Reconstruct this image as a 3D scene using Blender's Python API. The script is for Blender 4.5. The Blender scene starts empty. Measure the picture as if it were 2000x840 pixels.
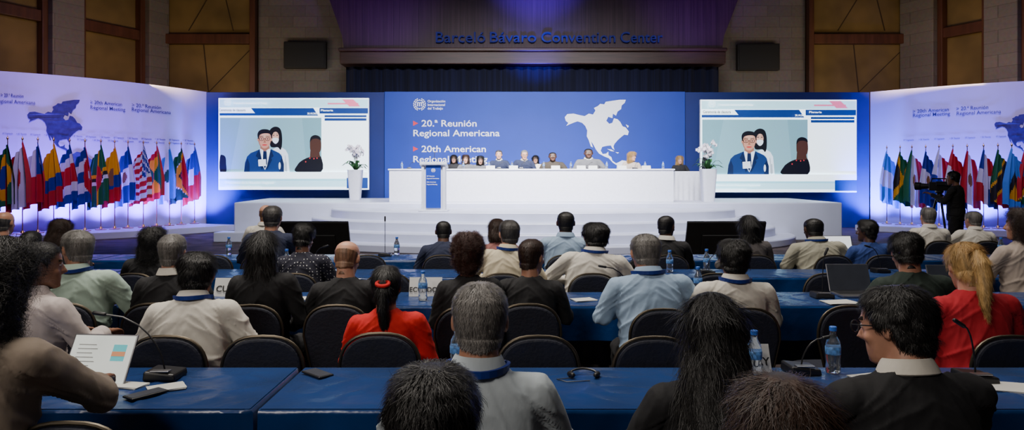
import bpy, bmesh, math, random
from math import sin, cos, pi, radians, sqrt
from mathutils import Vector, Matrix, noise
from mathutils.geometry import tessellate_polygon
random.seed(4)
F=1400.0; HC=1.62; HY=350.0
def PX(px,Y): return (px-1000)*Y/F
def PZ(py,Y): return HC-(py-HY)*Y/F
COL=bpy.context.scene.collection
# ------------------------------------------------------------------ materials
MATS={}
def mat(name,c,rough=.6,metal=0,emit=0,var=.12,nscale=12,bump=0,bscale=60,trans=0,sheen=0,stretch=None,bdist=.02):
    if name in MATS: return MATS[name]
    m=bpy.data.materials.new(name); m.use_nodes=True; nt=m.node_tree; b=nt.nodes['Principled BSDF']
    b.inputs['Roughness'].default_value=rough; b.inputs['Metallic'].default_value=metal
    b.inputs['Transmission Weight'].default_value=trans
    if sheen: b.inputs['Sheen Weight'].default_value=sheen
    tc=nt.nodes.new('ShaderNodeTexCoord'); mp=nt.nodes.new('ShaderNodeMapping')
    if stretch: mp.inputs['Scale'].default_value=stretch
    nt.links.new(tc.outputs['Object'],mp.inputs['Vector'])
    n=nt.nodes.new('ShaderNodeTexNoise'); n.inputs['Scale'].default_value=nscale
    nt.links.new(mp.outputs[0],n.inputs['Vector'])
    mr=nt.nodes.new('ShaderNodeMapRange'); mr.inputs['From Min'].default_value=.3; mr.inputs['From Max'].default_value=.7
    mr.inputs['To Min'].default_value=1-var; mr.inputs['To Max'].default_value=1+var
    nt.links.new(n.outputs['Fac'],mr.inputs['Value'])
    h=nt.nodes.new('ShaderNodeHueSaturation'); h.inputs['Color'].default_value=(*c,1)
    nt.links.new(mr.outputs[0],h.inputs['Value']); nt.links.new(h.outputs[0],b.inputs['Base Color'])
    if emit:
        b.inputs['Emission Color'].default_value=(*c,1); b.inputs['Emission Strength'].default_value=emit
    if bump:
        n2=nt.nodes.new('ShaderNodeTexNoise'); n2.inputs['Scale'].default_value=bscale; n2.inputs['Detail'].default_value=4
        nt.links.new(mp.outputs[0],n2.inputs['Vector'])
        bp=nt.nodes.new('ShaderNodeBump'); bp.inputs['Strength'].default_value=bump; bp.inputs['Distance'].default_value=bdist
        nt.links.new(n2.outputs['Fac'],bp.inputs['Height']); nt.links.new(bp.outputs[0],b.inputs['Normal'])
    MATS[name]=m; return m
def em(name,c,s=1.0): # self-lit display pixels
    return mat(name,c,.5,emit=s,var=.02)
def cloth_mat(name,c,rough=.85): return mat('fabric_'+name,c,rough,var=.08,nscale=5,bump=.7,bscale=9,bdist=.012,stretch=(1,1,.55))
def hair_mat(name,c,r=.5): return mat('hair_'+name,c,r,var=.45,nscale=60,bump=.5,bscale=150,stretch=(1,1,.12),bdist=.004)
def brick_mat():
    m=bpy.data.materials.new('stone_blocks'); m.use_nodes=True; nt=m.node_tree; b=nt.nodes['Principled BSDF']
    tc=nt.nodes.new('ShaderNodeTexCoord'); mp=nt.nodes.new('ShaderNodeMapping'); mp.inputs['Rotation'].default_value=(radians(90),0,0)
    br=nt.nodes.new('ShaderNodeTexBrick'); br.inputs['Scale'].default_value=1.0
    br.inputs['Color1'].default_value=(.27,.24,.21,1); br.inputs['Color2'].default_value=(.22,.195,.175,1); br.inputs['Mortar'].default_value=(.17,.15,.13,1)
    br.inputs['Brick Width'].default_value=.95; br.inputs['Row Height'].default_value=.42; br.inputs['Mortar Size'].default_value=.010
    nt.links.new(tc.outputs['Object'],mp.inputs[0]); nt.links.new(mp.outputs[0],br.inputs['Vector'])
    n=nt.nodes.new('ShaderNodeTexNoise'); n.inputs['Scale'].default_value=9; n.inputs['Detail'].default_value=6
    nt.links.new(tc.outputs['Object'],n.inputs['Vector'])
    mx=nt.nodes.new('ShaderNodeMix'); mx.data_type='RGBA'; mx.blend_type='MULTIPLY'; mx.inputs[0].default_value=.45
    nt.links.new(br.outputs['Color'],mx.inputs[6]); nt.links.new(n.outputs['Color'],mx.inputs[7]); nt.links.new(mx.outputs[2],b.inputs['Base Color'])
    bp=nt.nodes.new('ShaderNodeBump'); bp.inputs['Strength'].default_value=.4; nt.links.new(n.outputs['Fac'],bp.inputs['Height']); nt.links.new(bp.outputs[0],b.inputs['Normal'])
    b.inputs['Roughness'].default_value=.85; return m
STONE=brick_mat()
WOOD=mat('brown_wood',(.10,.036,.018),.5,var=.3,nscale=6,stretch=(1,1,.1))
GOLD=mat('gold_fabric_panel',(.20,.135,.045),.8,var=.3,nscale=.8,bump=.2)
SEAM=mat('panel_seam',(.05,.03,.012),.8)
HOOD=mat('dark_hood_slats',(.055,.024,.036),.6,var=.45,nscale=7,stretch=(6,1,.05))
BEAM=mat('dark_beam_wood',(.045,.016,.009),.5,var=.3,nscale=6,stretch=(.2,1,3))
BLACK=mat('black_plastic',(.012,.012,.014),.4)
CURT=mat('navy_curtain',(.003,.004,.022),.95,var=.5,nscale=5,stretch=(4,1,.02))
WHITE=mat('white_laminate',(.76,.77,.85),.45,var=.03)
STAGEW=mat('white_stage_vinyl',(.58,.60,.74),.32,var=.04,nscale=2)
BLUEC=mat('blue_backdrop',(.003,.036,.35),.6,var=.05,nscale=1)
BLUED=mat('deep_blue_backdrop',(.002,.015,.15),.6,var=.08,nscale=1)
BANNER=mat('white_banner',(.60,.56,.76),.6,var=.03,nscale=1)
PRINTW=mat('white_print',(.85,.88,.95),.6,var=.02,emit=.1)  # faint glow put into the ink's colour; the print is no light source
PRINTR=mat('red_print',(.7,.02,.04),.6,var=.02)
PRINTB=mat('navy_print',(.02,.02,.12),.6,var=.02)
MAPP=mat('violet_map_print',(.03,.016,.12),.6,var=.35,nscale=9)
TABLEC=mat('blue_satin_cloth',(.001,.032,.15),.27,var=.25,nscale=3,bump=.6,bscale=5,sheen=.1,bdist=.02)
NAVYF=mat('navy_chair_fabric',(.004,.006,.018),.75,var=.2,bump=.2)
BRONZE=mat('bronze_metal_tube',(.085,.07,.05),.4,.8)
STEEL=mat('grey_metal',(.35,.35,.37),.3,.9)
CARPET=mat('patterned_carpet',(.06,.042,.04),.95,var=.7,nscale=2.2,bump=.3)
CEIL=mat('dark_ceiling',(.05,.04,.035),.9)
PAPER=mat('paper',(.62,.62,.58),.7,var=.03)
CARDW=mat('white_card',(.62,.62,.6),.6,var=.03)
INK=mat('black_ink',(.01,.01,.01),.7)
GREEN=mat('leaf_green',(.03,.13,.03),.5,var=.3)
PETAL=mat('white_petal',(.85,.78,.85),.6,var=.06)
BOTTLE=mat('clear_plastic',(.85,.92,1.0),.05,trans=.95,var=.02)
BLABEL=mat('blue_label',(.10,.25,.55),.4,var=.6,nscale=60); BCAP=mat('blue_cap',(.04,.15,.6),.4)
GOLDM=mat('brass',(.5,.34,.1),.3,.9)
# ------------------------------------------------------------------ mesh builder
class MB:
    def __init__(s): s.v=[];s.f=[];s.m=[];s.M=Matrix()
    def add(s,vs,fs,mi=0):
        n=len(s.v); s.v+=[s.M@Vector(p) for p in vs]
        for f in fs: s.f.append([n+i for i in f]); s.m.append(mi)
    def box(s,x0,x1,y0,y1,z0,z1,mi=0):
        s.add([(x0,y0,z0),(x1,y0,z0),(x1,y1,z0),(x0,y1,z0),(x0,y0,z1),(x1,y0,z1),(x1,y1,z1),(x0,y1,z1)],
              [(0,3,2,1),(4,5,6,7),(0,1,5,4),(1,2,6,5),(2,3,7,6),(3,0,4,7)],mi)
    def rings(s,R,mi=0,cap=True):
        n=len(R[0]); vs=[p for r in R for p in r]; fs=[]
        for k in range(len(R)-1):
            for i in range(n):
                j=(i+1)%n; fs.append((k*n+i,k*n+j,(k+1)*n+j,(k+1)*n+i))
        if cap: fs.append(tuple(range(n-1,-1,-1))); fs.append(tuple((len(R)-1)*n+i for i in range(n)))
        s.add(vs,fs,mi)
    def loft(s,prof,n=24,p=2.3,mi=0,x0=0):
        R=[]
        for z,hw,yc,hd in prof:
            r=[]
            for i in range(n):
                a=2*pi*i/n; ca,sa=cos(a),sin(a)
                r.append((x0+hw*math.copysign(abs(ca)**(2/p),ca),yc+hd*math.copysign(abs(sa)**(2/p),sa),z))
            R.append(r)
        s.rings(R,mi)
    def rev(s,prof,n=16,c=(0,0,0),mi=0):
        s.rings([[(c[0]+r*cos(2*pi*i/n),c[1]+r*sin(2*pi*i/n),c[2]+z) for i in range(n)] for z,r in prof],mi)
    def ell(s,c,r,n=14,m=9,mi=0):
        s.rings([[(c[0]+r[0]*sin(pi*k/m)*cos(2*pi*i/n),c[1]+r[1]*sin(pi*k/m)*sin(2*pi*i/n),c[2]-r[2]*cos(pi*k/m)) for i in range(n)] for k in
                 [.12]+list(range(1,m))+[m-.12]],mi)
    def tube(s,pts,r,n=8,mi=0):
        pts=[Vector(p) for p in pts]; R=[]
        if not hasattr(r,'__len__'): r=[r]*len(pts)
        up=None
        for k,p in enumerate(pts):
            t=(pts[min(k+1,len(pts)-1)]-pts[max(k-1,0)]).normalized()
            if up is None:
                up=Vector((0,0,1)) if abs(t.z)<.9 else Vector((1,0,0))
            a=(up-t*up.dot(t)).normalized(); up=a; b=t.cross(a)
            R.append([p+(a*cos(2*pi*i/n)+b*sin(2*pi*i/n))*r[k] for i in range(n)])
        s.rings(R,mi)
    def cap(s,p,q,r1,r2,n=12,mi=0):
        p=Vector(p);q=Vector(q);d=(q-p).normalized(); P=[];R=[]
        for a in (-80,-50,-25): P.append(p+d*r1*sin(radians(a)));R.append(r1*cos(radians(a)))
        P+= [p,q];R+=[r1,r2]
        for a in (25,50,80): P.append(q+d*r2*sin(radians(a)));R.append(r2*cos(radians(a)))
        s.tube(P,R,n,mi)
    def prism(s,pts,y0,y1,mi=0): # (x,z) outline
        n=len(pts); s.add([(x,y0,z) for x,z in pts]+[(x,y1,z) for x,z in pts],
          [tuple(range(n)),tuple(range(2*n-1,n-1,-1))]+[(i,n+i,n+(i+1)%n,(i+1)%n) for i in range(n)],mi)
    def zprism(s,pts,z0,z1,mi=0):
        n=len(pts); s.add([(x,y,z0) for x,y in pts]+[(x,y,z1) for x,y in pts],
          [tuple(range(n-1,-1,-1)),tuple(range(n,2*n))]+[(i,(i+1)%n,n+(i+1)%n,n+i) for i in range(n)],mi)
    def flat(s,pts,mi=0): s.add(pts,[tuple(range(len(pts)))],mi)
    def mesh(s,name,mats,smooth=False,normals=True):
        me=bpy.data.meshes.new(name); me.from_pydata([tuple(v) for v in s.v],[],s.f)
        for m in mats: me.materials.append(m)
        me.polygons.foreach_set('material_index',s.m)
        if normals:
            bm=bmesh.new(); bm.from_mesh(me); bmesh.ops.recalc_face_normals(bm,faces=bm.faces); bm.to_mesh(me); bm.free()
        if smooth:
            me.polygons.foreach_set('use_smooth',[True]*len(me.polygons)); me.set_sharp_from_angle(angle=radians(40))
        me.update(); return me
def link(name,data,parent=None,loc=(0,0,0),rot=(0,0,0),scale=(1,1,1)):
    o=bpy.data.objects.new(name,data); COL.objects.link(o); o.location=loc; o.rotation_euler=rot; o.scale=scale
    if parent: o.parent=parent
    return o
def ob(name,mb,mats,parent=None,loc=(0,0,0),rot=(0,0,0),smooth=False,bevel=0,normals=True):
    if not isinstance(mats,(list,tuple)): mats=[mats]
    o=link(name,mb.mesh(name,mats,smooth,normals),parent,loc,rot)
    if bevel:
        b=o.modifiers.new('Bevel','BEVEL'); b.width=bevel; b.segments=2; b.limit_method='ANGLE'
    return o
def top(o,label,cat,group=None):
    o['label']=label;o['category']=cat
    if group:o['group']=group
    return o
def struct(o): o['kind']='structure'; return o
def dup(root,loc,rotz=None,parent=None):
    c=root.copy(); COL.objects.link(c); c.parent=parent
    if parent is None:
        c.location=loc
        if rotz is not None: c.rotation_euler=(0,0,rotz)
    for ch in root.children: dup(ch,None,None,c)
    return c
def txt(s,size,m,loc,rotz=0,parent=None,name='lettering',bold=0,align='LEFT',ext=.004,sx=1,rx=90):
    cu=bpy.data.curves.new(name,'FONT'); cu.body=s; cu.size=size; cu.extrude=ext; cu.offset=bold*size; cu.align_x=align; cu.resolution_u=3
    t=bpy.data.objects.new('tmp',cu); COL.objects.link(t)
    dg=bpy.context.evaluated_depsgraph_get(); me=bpy.data.meshes.new_from_object(t.evaluated_get(dg)); bpy.data.objects.remove(t)
    me.materials.clear(); me.materials.append(m)
    return link(name,me,parent,loc,(radians(rx),0,rotz),(sx,1,1))
# ------------------------------------------------------------------ room
mb=MB(); mb.box(-22,23,-3,30,-.1,0); struct(ob('floor',mb,CARPET))
mb=MB(); mb.box(-22,23,-3,30,10.6,10.8); struct(ob('ceiling',mb,CEIL))
mb=MB(); mb.box(-13.76,15.5,28,28.3,0,10.6); struct(ob('wall_back',mb,STONE))
def obox(mb,p,q,t,z0,z1,mi=0,off=0):
    p=Vector(p);q=Vector(q);d=(q-p).normalized();n=Vector((-d.y,d.x))
    if n.y>0:n=-n
    a=p+n*off;b=q+n*off;c=b+n*t;e=a+n*t
    mb.zprism([tuple(a),tuple(b),tuple(c),tuple(e)],z0,z1,mi)
LP0,LP1=(-13.76,28),(-17.2,21); RP0,RP1=(15.5,28),(19,21)
for nm,p,q in (('wall_left',LP0,LP1),('wall_right',RP0,RP1)):
    mb=MB(); obox(mb,p,q,-.2,0,10.6)
    x=q[0]; mb.box(min(x,x+math.copysign(.2,x)),max(x,x+math.copysign(.2,x)),-3,21,0,10.6)
    struct(ob(nm,mb,GOLD))
ntr=[0]
def trim(mb,m,bevel=.02):
    ntr[0]+=1; return struct(ob('trim_%d'%ntr[0],mb,m,bevel=bevel))
def lerp(p,q,t): return (p[0]+(q[0]-p[0])*t,p[1]+(q[1]-p[1])*t)
for a,b in ((312,505),(1572,1775)):
    x0,x1=PX(a,28),PX(b,28)
    mb=MB(); mb.box(x0,x1,27.9,27.995,0,10.55,0)
    for (u0,w0,u1,w1) in ((.5,5.0,.98,6.9),(.5,5.0,.45,6.9),(.3,7.4,.62,9.5),(.75,7.4,.62,9.5)):
        xa=x0+(x1-x0)*u0; xb=x0+(x1-x0)*u1
        mb.prism([(xa,w0),(xa+.04,w0),(xb+.04,w1),(xb,w1)],27.885,27.9,1)
    ntr[0]+=1; struct(ob('trim_%d'%ntr[0],mb,[GOLD,SEAM]))
    for (xx0,xx1,z0,z1) in ((x0,x0+.2,0,10.5),(x1-.22,x1,0,10.5),(x0+.2,x1-.22,6.85,7.22)):
        mb=MB(); mb.box(xx0,xx1,27.6,27.98,z0,z1); trim(mb,WOOD)
for p,q,cols in ((LP0,LP1,((0.0,.11),(.43,.57),(.95,1.0))),(RP0,RP1,((0,.17),(.40,.54),(.9,1.0)))):
    for t0,t1 in cols:
        mb=MB(); obox(mb,lerp(p,q,t0),lerp(p,q,t1),.55,0,10.5); trim(mb,STONE,.03)
    for i in range(len(cols)-1):
        a,b=cols[i][1],cols[i+1][0]
        mb=MB(); obox(mb,lerp(p,q,a),lerp(p,q,b),.25,6.85,7.22); trim(mb,WOOD)
        for c0,c1 in ((a,a+.025),(b-.025,b)):
            mb=MB(); obox(mb,lerp(p,q,c0),lerp(p,q,c1),.32,0,10.5); trim(mb,WOOD)
for a,b,c,d in ((554,636,81,133),(1441,1523,85,137)):
    x0,x1,z0,z1=PX(a,27.7),PX(b,27.7),PZ(d,27.7),PZ(c,27.7)
    w=(x1-x0)/2;h=(z1-z0)
    mb=MB(); mb.box(-w,w,-.06,.2,0,h); r=ob('wall_display',mb,BLACK,loc=((x0+x1)/2,27.75,z0),bevel=.02)
    mb=MB(); mb.box(-w+.05,w-.05,-.075,-.06,.05,h-.05); ob('display_panel',mb,mat('dark_glass',(.006,.008,.012),.6),r)
    top(r,'switched-off black rectangular display mounted on the stone wall','display','wall displays')
# stage canopy
YH=25.6
canopy=link('stage_canopy',None,loc=(PX(1040,YH),YH,0)); top(canopy,'dark wooden proscenium canopy with slatted face above the stage','canopy')
cx=PX(1040,YH)
def hx(p): return PX(p,YH)-cx
mb=MB()
outl=[(672,100),(668,70),(656,35),(640,-10),(628,-50)]; outr=[(1410,100),(1414,70),(1428,35),(1445,-10),(1457,-50)]
pts=[(hx(x),PZ(y,YH)) for x,y in outl]+[(hx(x),PZ(y,YH)) for x,y in reversed(outr)]
mb.prism(pts,0,2.3)
for k in range(60):
    x=hx(680)+ (hx(1402)-hx(680))*k/59
    mb.box(x-.05,x+.05,-.012,0.01,PZ(98,YH),10.2)
ob('canopy_face',mb,HOOD,canopy)
mb=MB(); mb.box(hx(668),hx(1412),-.35,2.3,PZ(128,YH),PZ(104,YH)); ob('canopy_beam',mb,BEAM,canopy,bevel=.03)
mb=MB(); mb.box(hx(666),hx(1414),-.42,2.3,PZ(104,YH),PZ(97,YH)); ob('canopy_moulding',mb,BEAM,canopy,bevel=.03)
LETT=mat('blue_lit_letters',(.006,.009,.13),.75,0,emit=.35)
for s_,a,b in (('Barceló',852,948),('Bávaro',957,1047),('Convention',1057,1201),('Center',1211,1293)):
    t=txt(s_,.54,LETT,(0,-.1,PZ(84,YH)),0,canopy,'sign_word',.002,'LEFT',.05)
    x0_=min(v.co.x for v in t.data.vertices); wd=max(v.co.x for v in t.data.vertices)-x0_; k=(hx(b)-hx(a))/wd; t.scale[0]=k; t.location.x=hx(a)-x0_*k
mb=MB(); x0,x1=PX(676,25.75),PX(1404,25.75); n=240
R=[(x0+(x1-x0)*i/n,.06*sin(i*.9)) for i in range(n+1)]; xm=(x0+x1)/2
mb.add([(x-xm,y,0) for x,y in R]+[(x-xm,y,5.66) for x,y in R],[(i,i+1,n+2+i,n+1+i) for i in range(n)])
top(ob('stage_curtain',mb,CURT,loc=(xm,25.75,0),smooth=True),'dark navy pleated curtain hanging behind the stage backdrop','curtain')
# ------------------------------------------------------------------ backdrop
YB=24.0
def wallpanel(name,a,b,y0,y1,Y,m,label,th=.2):
    x0,x1=PX(a,Y),PX(b,Y); c=(x0+x1)/2
    mb=MB(); mb.box(x0-c,x1-c,0,th,0,PZ(y0,Y))
    return top(ob(name,mb,m,loc=(c,Y,0),bevel=.01),label,'backdrop'),c
bl,_=wallpanel('backdrop_panel',403,751,180,0,YB,BLUED,'deep blue backdrop panel behind a projection screen')
br,_=wallpanel('backdrop_panel',1338,1698,180,0,YB,BLUED,'deep blue backdrop panel behind a projection screen')
bc,bcx=wallpanel('backdrop_panel',751,1338,179,0,YB-.12,BLUEC,'bright blue printed backdrop with meeting title and white map',.3)
YF=YB-.12
NA=[(1103,229),(1108,223),(1120,222),(1132,225),(1142,227),(1150,222),(1158,224),(1163,216),(1160,211),(1168,207),(1172,203),(1180,204),(1183,199),(1196,197),(1210,195),(1222,195),(1220,201),(1214,206),(1213,213),(1206,218),(1203,226),(1197,222),(1196,231),(1188,228),(1184,236),(1190,242),(1196,240),(1199,231),(1206,233),(1211,238),(1216,247),(1222,249),(1228,257),(1226,264),(1219,263),(1214,267),(1207,273),(1200,281),(1198,286),(1200,293),(1196,290),(1193,284),(1184,285),(1176,287),(1173,294),(1177,301),(1184,300),(1188,296),(1188,303),(1194,307),(1196,314),(1203,319),(1208,317),(1215,313),(1226,315),(1238,320),(1244,328),(1258,335),(1263,342),(1257,352),(1254,364),(1244,372),(1239,382),(1232,392),(1229,402),(1224,414),(1226,420),(1220,418),(1218,400),(1220,380),(1218,365),(1208,353),(1202,342),(1204,331),(1205,323),(1197,318),(1189,309),(1181,306),(1170,300),(1164,292),(1158,281),(1154,276),(1158,288),(1154,286),(1150,274),(1146,266),(1147,255),(1143,246),(1137,240),(1128,237),(1122,239),(1112,243),(1106,246),(1110,240),(1105,236)]
ISL=[[(1186,291),(1194,292),(1200,296),(1193,295)],[(1202,297),(1209,298),(1206,300)],[(1222,243),(1228,246),(1226,250)]]
mb=MB()
for poly in [NA]+ISL:
    poly=[(x,min(y,383)) for x,y in poly]
    mb.add([(PX(x,YF)-bcx,-.012,PZ(y,YF)) for x,y in poly],[tuple(t) for t in tessellate_polygon([[Vector((x,-y,0)) for x,y in poly]])])
ob('map_print',mb,PRINTW,bc)
def tline(s,px,py,h,m,parent,pcx,Y,name='title_lettering',bold=.012,wpx=None,ext=.004):
    sz=h*Y/F/.7
    t=txt(s,sz,m,(PX(px,Y)-pcx,-.012,PZ(py,Y)),0,parent,name,bold,'LEFT',ext)
    if wpx: t.scale[0]=wpx*Y/F/max(v.co.x for v in t.data.vertices)
    return t
tline('20.ª Reunión',823,247,12.5,PRINTW,bc,bcx,YF,wpx=108)
tline('Regional Americana',806,266,12.5,PRINTW,bc,bcx,YF,wpx=170)
tline('20th American',823,297,12.5,PRINTW,bc,bcx,YF,wpx=126)
tline('Regional Meeting',806,317,12.5,PRINTW,bc,bcx,YF,wpx=146)
for y in (241,291):
    mb=MB(); mb.flat([(PX(807,YF)-bcx,-.012,PZ(y-5,YF)),(PX(817,YF)-bcx,-.012,PZ(y,YF)),(PX(807,YF)-bcx,-.012,PZ(y+5,YF))]); ob('arrow_print',mb,PRINTR,bc,normals=False)
for i,s in enumerate(('Organización','Internacional','del Trabajo')): tline(s,835,200+i*7,4.6,PRINTW,bc,bcx,YF,'logo_lettering',.01)
def emblem(cx_,cz,r,m,parent,y=-.012):
    mb=MB()
    def ring(r0,r1,n=32,a0=0,a1=2*pi):
        for i in range(n):
            a=a0+(a1-a0)*i/n;b=a0+(a1-a0)*(i+1)/n
            mb.flat([(cx_+r0*cos(a),y,cz+r0*sin(a)),(cx_+r1*cos(a),y,cz+r1*sin(a)),(cx_+r1*cos(b),y,cz+r1*sin(b)),(cx_+r0*cos(b),y,cz+r0*sin(b))])
    ring(r*.60,r*.68)
    for k in range(12):
        a=2*pi*k/12; ring(r*.68,r*.78,2,a-.12,a+.12)
    for sg in (0,1):
        a0=pi*.62 if sg==0 else -pi*.38; ring(r*.9,r*.95,16,a0,a0+pi*.76)
        for k in range(8):
            a=a0+pi*.76*k/7; ring(r*.84,r,1,a-.07,a+.07)
    for dx in (-.32,0,.32): mb.flat([(cx_+r*(dx-.08),y,cz-r*.3),(cx_+r*(dx+.08),y,cz-r*.3),(cx_+r*(dx+.08),y,cz+r*.3),(cx_+r*(dx-.08),y,cz+r*.3)])
    mb.flat([(cx_-r*.4,y,cz+r*.22),(cx_+r*.0,y,cz+r*.22),(cx_+r*.0,y,cz+r*.34),(cx_-r*.4,y,cz+r*.34)])
    mb.flat([(cx_+r*.1,y,cz+r*.22),(cx_+r*.5,y,cz+r*.22),(cx_+r*.5,y,cz+r*.34),(cx_+r*.1,y,cz+r*.34)])
    return ob('logo_emblem',mb,m,parent,normals=False)
emblem(PX(819.5,YF)-bcx,PZ(204,YF),12.5*YF/F,PRINTW,bc)
# ------------------------------------------------------------------ projection screens
YS=23.6
EW=em('screen_white',(.80,.94,1.0),2.2); EC=em('screen_cyan',(.33,.75,.85),1.1); EN=em('screen_navy',(.004,.04,.22),.8); EP=em('screen_pink',(.85,.18,.32),1.1)
ET=em('screen_teal',(.20,.40,.46),1.2); ET2=em('screen_teal_shade',(.16,.345,.40),1.2); ESUIT=em('screen_suit',(.006,.035,.15),.8); ESUIT2=em('screen_suit_shade',(.003,.015,.07),.6); ESK=em('screen_skin',(.56,.27,.18),1.0); ESK2=em('screen_skin_shade',(.36,.15,.09),.8); EK=em('screen_black',(.004,.005,.01),.4)
EWW=em('screen_shirt',(.70,.80,.88),1.2); EDS=em('screen_dark_skin',(.07,.028,.018),.7); ERD=em('screen_red',(.6,.03,.04),.8); EPALE=em('screen_pale',(.45,.80,.90),1.35); EGR=em('screen_grey',(.42,.5,.55),1.0); ESK3=em('screen_skin_light',(.66,.37,.26),1.05)
SM=[EW,EC,EN,EP,ET,ESUIT,ESK,EK,EWW,EDS,ERD,EPALE,ESUIT2,ESK2,EGR,ET2,ESK3]
scx=573.5; k0=YS/F
def sxz(x,y): return ((x-scx)*k0,(370-y)*k0)
scr=link('projection_screen',None,loc=(PX(scx,YS),YS,PZ(370,YS))); top(scr,'large glowing projection screen showing a live speaker and captions','screen','projection screens')
mb=MB(); mb.box(-147*k0,147*k0,.0,.12,-1*k0,179*k0); ob('screen_frame',mb,WHITE,scr,bevel=.01)
mb=MB(); lay=[0]
def sp(pts,mi):
    lay[0]+=1; y=-.002-.0008*lay[0]
    mb.flat([(sxz(x,y_)[0],y,sxz(x,y_)[1]) for x,y_ in pts],mi)
def sr(x0,x1,y0,y1,mi): sp([(x0,y0),(x1,y0),(x1,y1),(x0,y1)],mi)
def se(cx_,cy,rx,ry,mi,n=24,a0=0,a1=2*pi): sp([(cx_+rx*cos(a0+(a1-a0)*i/n),cy-ry*sin(a0+(a1-a0)*i/n)) for i in range(n+(a1-a0<6.2))],mi)
def spl(P,mi,k=5):
    Q=[Vector(p) for p in P]; n=len(Q); out=[]
    for i in range(n):
        a,b,c,d=Q[i-1],Q[i],Q[(i+1)%n],Q[(i+2)%n]
        for j in range(k):
            t=j/k; out.append(.5*((2*b)+(c-a)*t+(2*a-5*b+4*c-d)*t*t+(3*b-a-3*c+d)*t**3))
    sp([(p.x,p.y) for p in out],mi)
sr(427,720,192,370,0); sr(429,719,194,210,11); sp([(668,194),(690,194),(704,208),(682,208)],3); sp([(694,194),(719,194),(719,204),(706,204)],11)
sr(640,700,201,204,3)
sp([(429,211),(607,211),(619,226),(429,226)],0); sp([(490,211),(612,211),(622,226),(429,226),(429,221),(498,221)],2); sr(624,719,211,222,2); sr(634,716,225,229,2); sr(634,716,231,236,2)
sr(430,628,230,336,4); sp([(430,230),(470,230),(450,336),(430,336)],15); sp([(590,230),(628,230),(628,336),(600,336)],15)
spl([(430,306),(436,303),(441,308),(442,320),(442,335.5),(430,335.5)],7)
# woman behind
sp([(522,336),(526,303),(531,294),(540,288),(550,288),(558,293),(563,302),(566,336)],8); sp([(548,300),(550,300),(552,336),(549,336)],14); sp([(556,304),(558,304),(561,336),(559,336)],14)
spl([(526,268),(527.5,254),(537,247.5),(547,251),(551,264),(551,284),(548,293),(543,288),(532,288),(528,284)],7)
spl([(532,266),(534,260),(538.5,257.5),(543,260),(545,266),(543.5,275),(538.5,281),(533.5,275)],16); spl([(532,271),(538,269),(544.5,271),(543.5,277),(538.5,281),(533.5,277)],8,3); sr(533,536.5,264,265.2,7); sr(540,543.5,264,265.2,7); sr(532.5,537,261.4,262.2,7); sr(539.5,544,261.4,262.2,7)
# speaker
sp([(477,336),(479,318),(483,306),(490,299),(500,295),(509,291),(529,291),(538,295),(546,299),(551,305),(554,318),(555,336)],5)
sp([(477,336),(479,320),(484,309),(488,320),(488,336)],12); sp([(546,336),(547,316),(551,308),(555,320),(555,336)],12)
sp([(506,292),(500,305),(505,309),(503,312),(512,332),(516,326)],12); sp([(530,292),(535,305),(530,309),(532,312),(522,332),(519,326)],12)
sp([(508,291),(529,291),(522,324),(518,332),(514,324)],8); sp([(515,294),(520.5,294),(521.5,298),(522.5,320),(518,330),(513.5,320),(514.5,298)],12)
sp([(509,277),(526,277),(527,290),(518,296),(509,290)],13)
spl([(505,264),(507,258),(518,253.5),(528,258),(530,264),(529.5,274),(527,283),(521,289),(514,289),(508.5,283),(505.5,274)],6,4)
spl([(505,264),(507.5,270),(508,280),(512,288),(508,284),(505,275)],13,3); spl([(513,262),(524,262),(526,268),(518,270),(511,268)],16,3)
spl([(504.5,271),(503.5,262),(507,255.5),(514,252.5),(523,253),(529.5,256.5),(531.5,264),(530.5,270),(528.5,263),(523,260.5),(514,261),(508,264),(506,271)],7,3)
se(504.3,273,1.3,3,6,10); se(530.8,273,1.3,3,6,10)
for gx in (511.7,523.5): se(gx,271.5,4.9,3.8,7); se(gx,271.5,4.0,2.9,6); se(gx,271.5,1.3,1.0,7)
sr(503.5,507.5,270.4,271.3,7); sr(516.2,519,270.6,271.5,7); sr(507.5,515.5,265.8,266.8,7); sr(519.5,527.5,265.8,266.8,7)
sp([(517,273),(518.5,273),(520.3,279),(515.2,279)],13); spl([(512.5,282.8),(517.5,282),(523,282.8),(520,284.3),(515,284.3)],10,3)
sp([(505,312),(520,311),(521,324),(506,325)],8)
se(547,324,2,7,8); sp([(557,316),(561,316),(562,334),(557,334)],14)
# third person
spl([(579,335.5),(582,322),(590,314),(602,308),(616,305),(628,307),(628,335.5)],7,4); sp([(607,294),(624,294),(626,307),(606,308)],9); spl([(606,284),(607,272),(615,266),(624,268),(627.5,276),(627.5,292),(622,300),(612,300),(607,293)],9); spl([(606,278),(608,268),(616,264),(625,267),(627.5,274),(620,271),(611,272)],7,4)
for (x,y) in ((606,309),(614,310),(620,309),(598,316)): se(x,y,1.3,1.5,10,8)
sr(430,719,336,370,0); sr(430,684,349,352,11); sr(430,684,352,365,11); sr(430,719,350,353,1); sr(678,719,347,368,2)
ob('screen_picture',mb,SM,scr,normals=False)
def stx(s,x,y,h,m,w=None,b=.01):
    X,Z=sxz(x,y); t=txt(s,h*k0/.7,m,(X,-.11,Z),0,scr,'caption_lettering',b,ext=.001)
    if w: t.scale[0]=w*k0/max(v.co.x for v in t.data.vertices)
stx('Ceremonia de clausura',430,218,5,EK,52,.02); stx('Presidente de la Reunión Regional',442,359,4.5,EW,95); stx('20.ª Reunión Regional Americana',442,366,3.5,EW,70)
stx('Plenaria',628,218,3.8,EW,24); stx('20.10.2023',602,224,3.5,EW,20)
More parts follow.
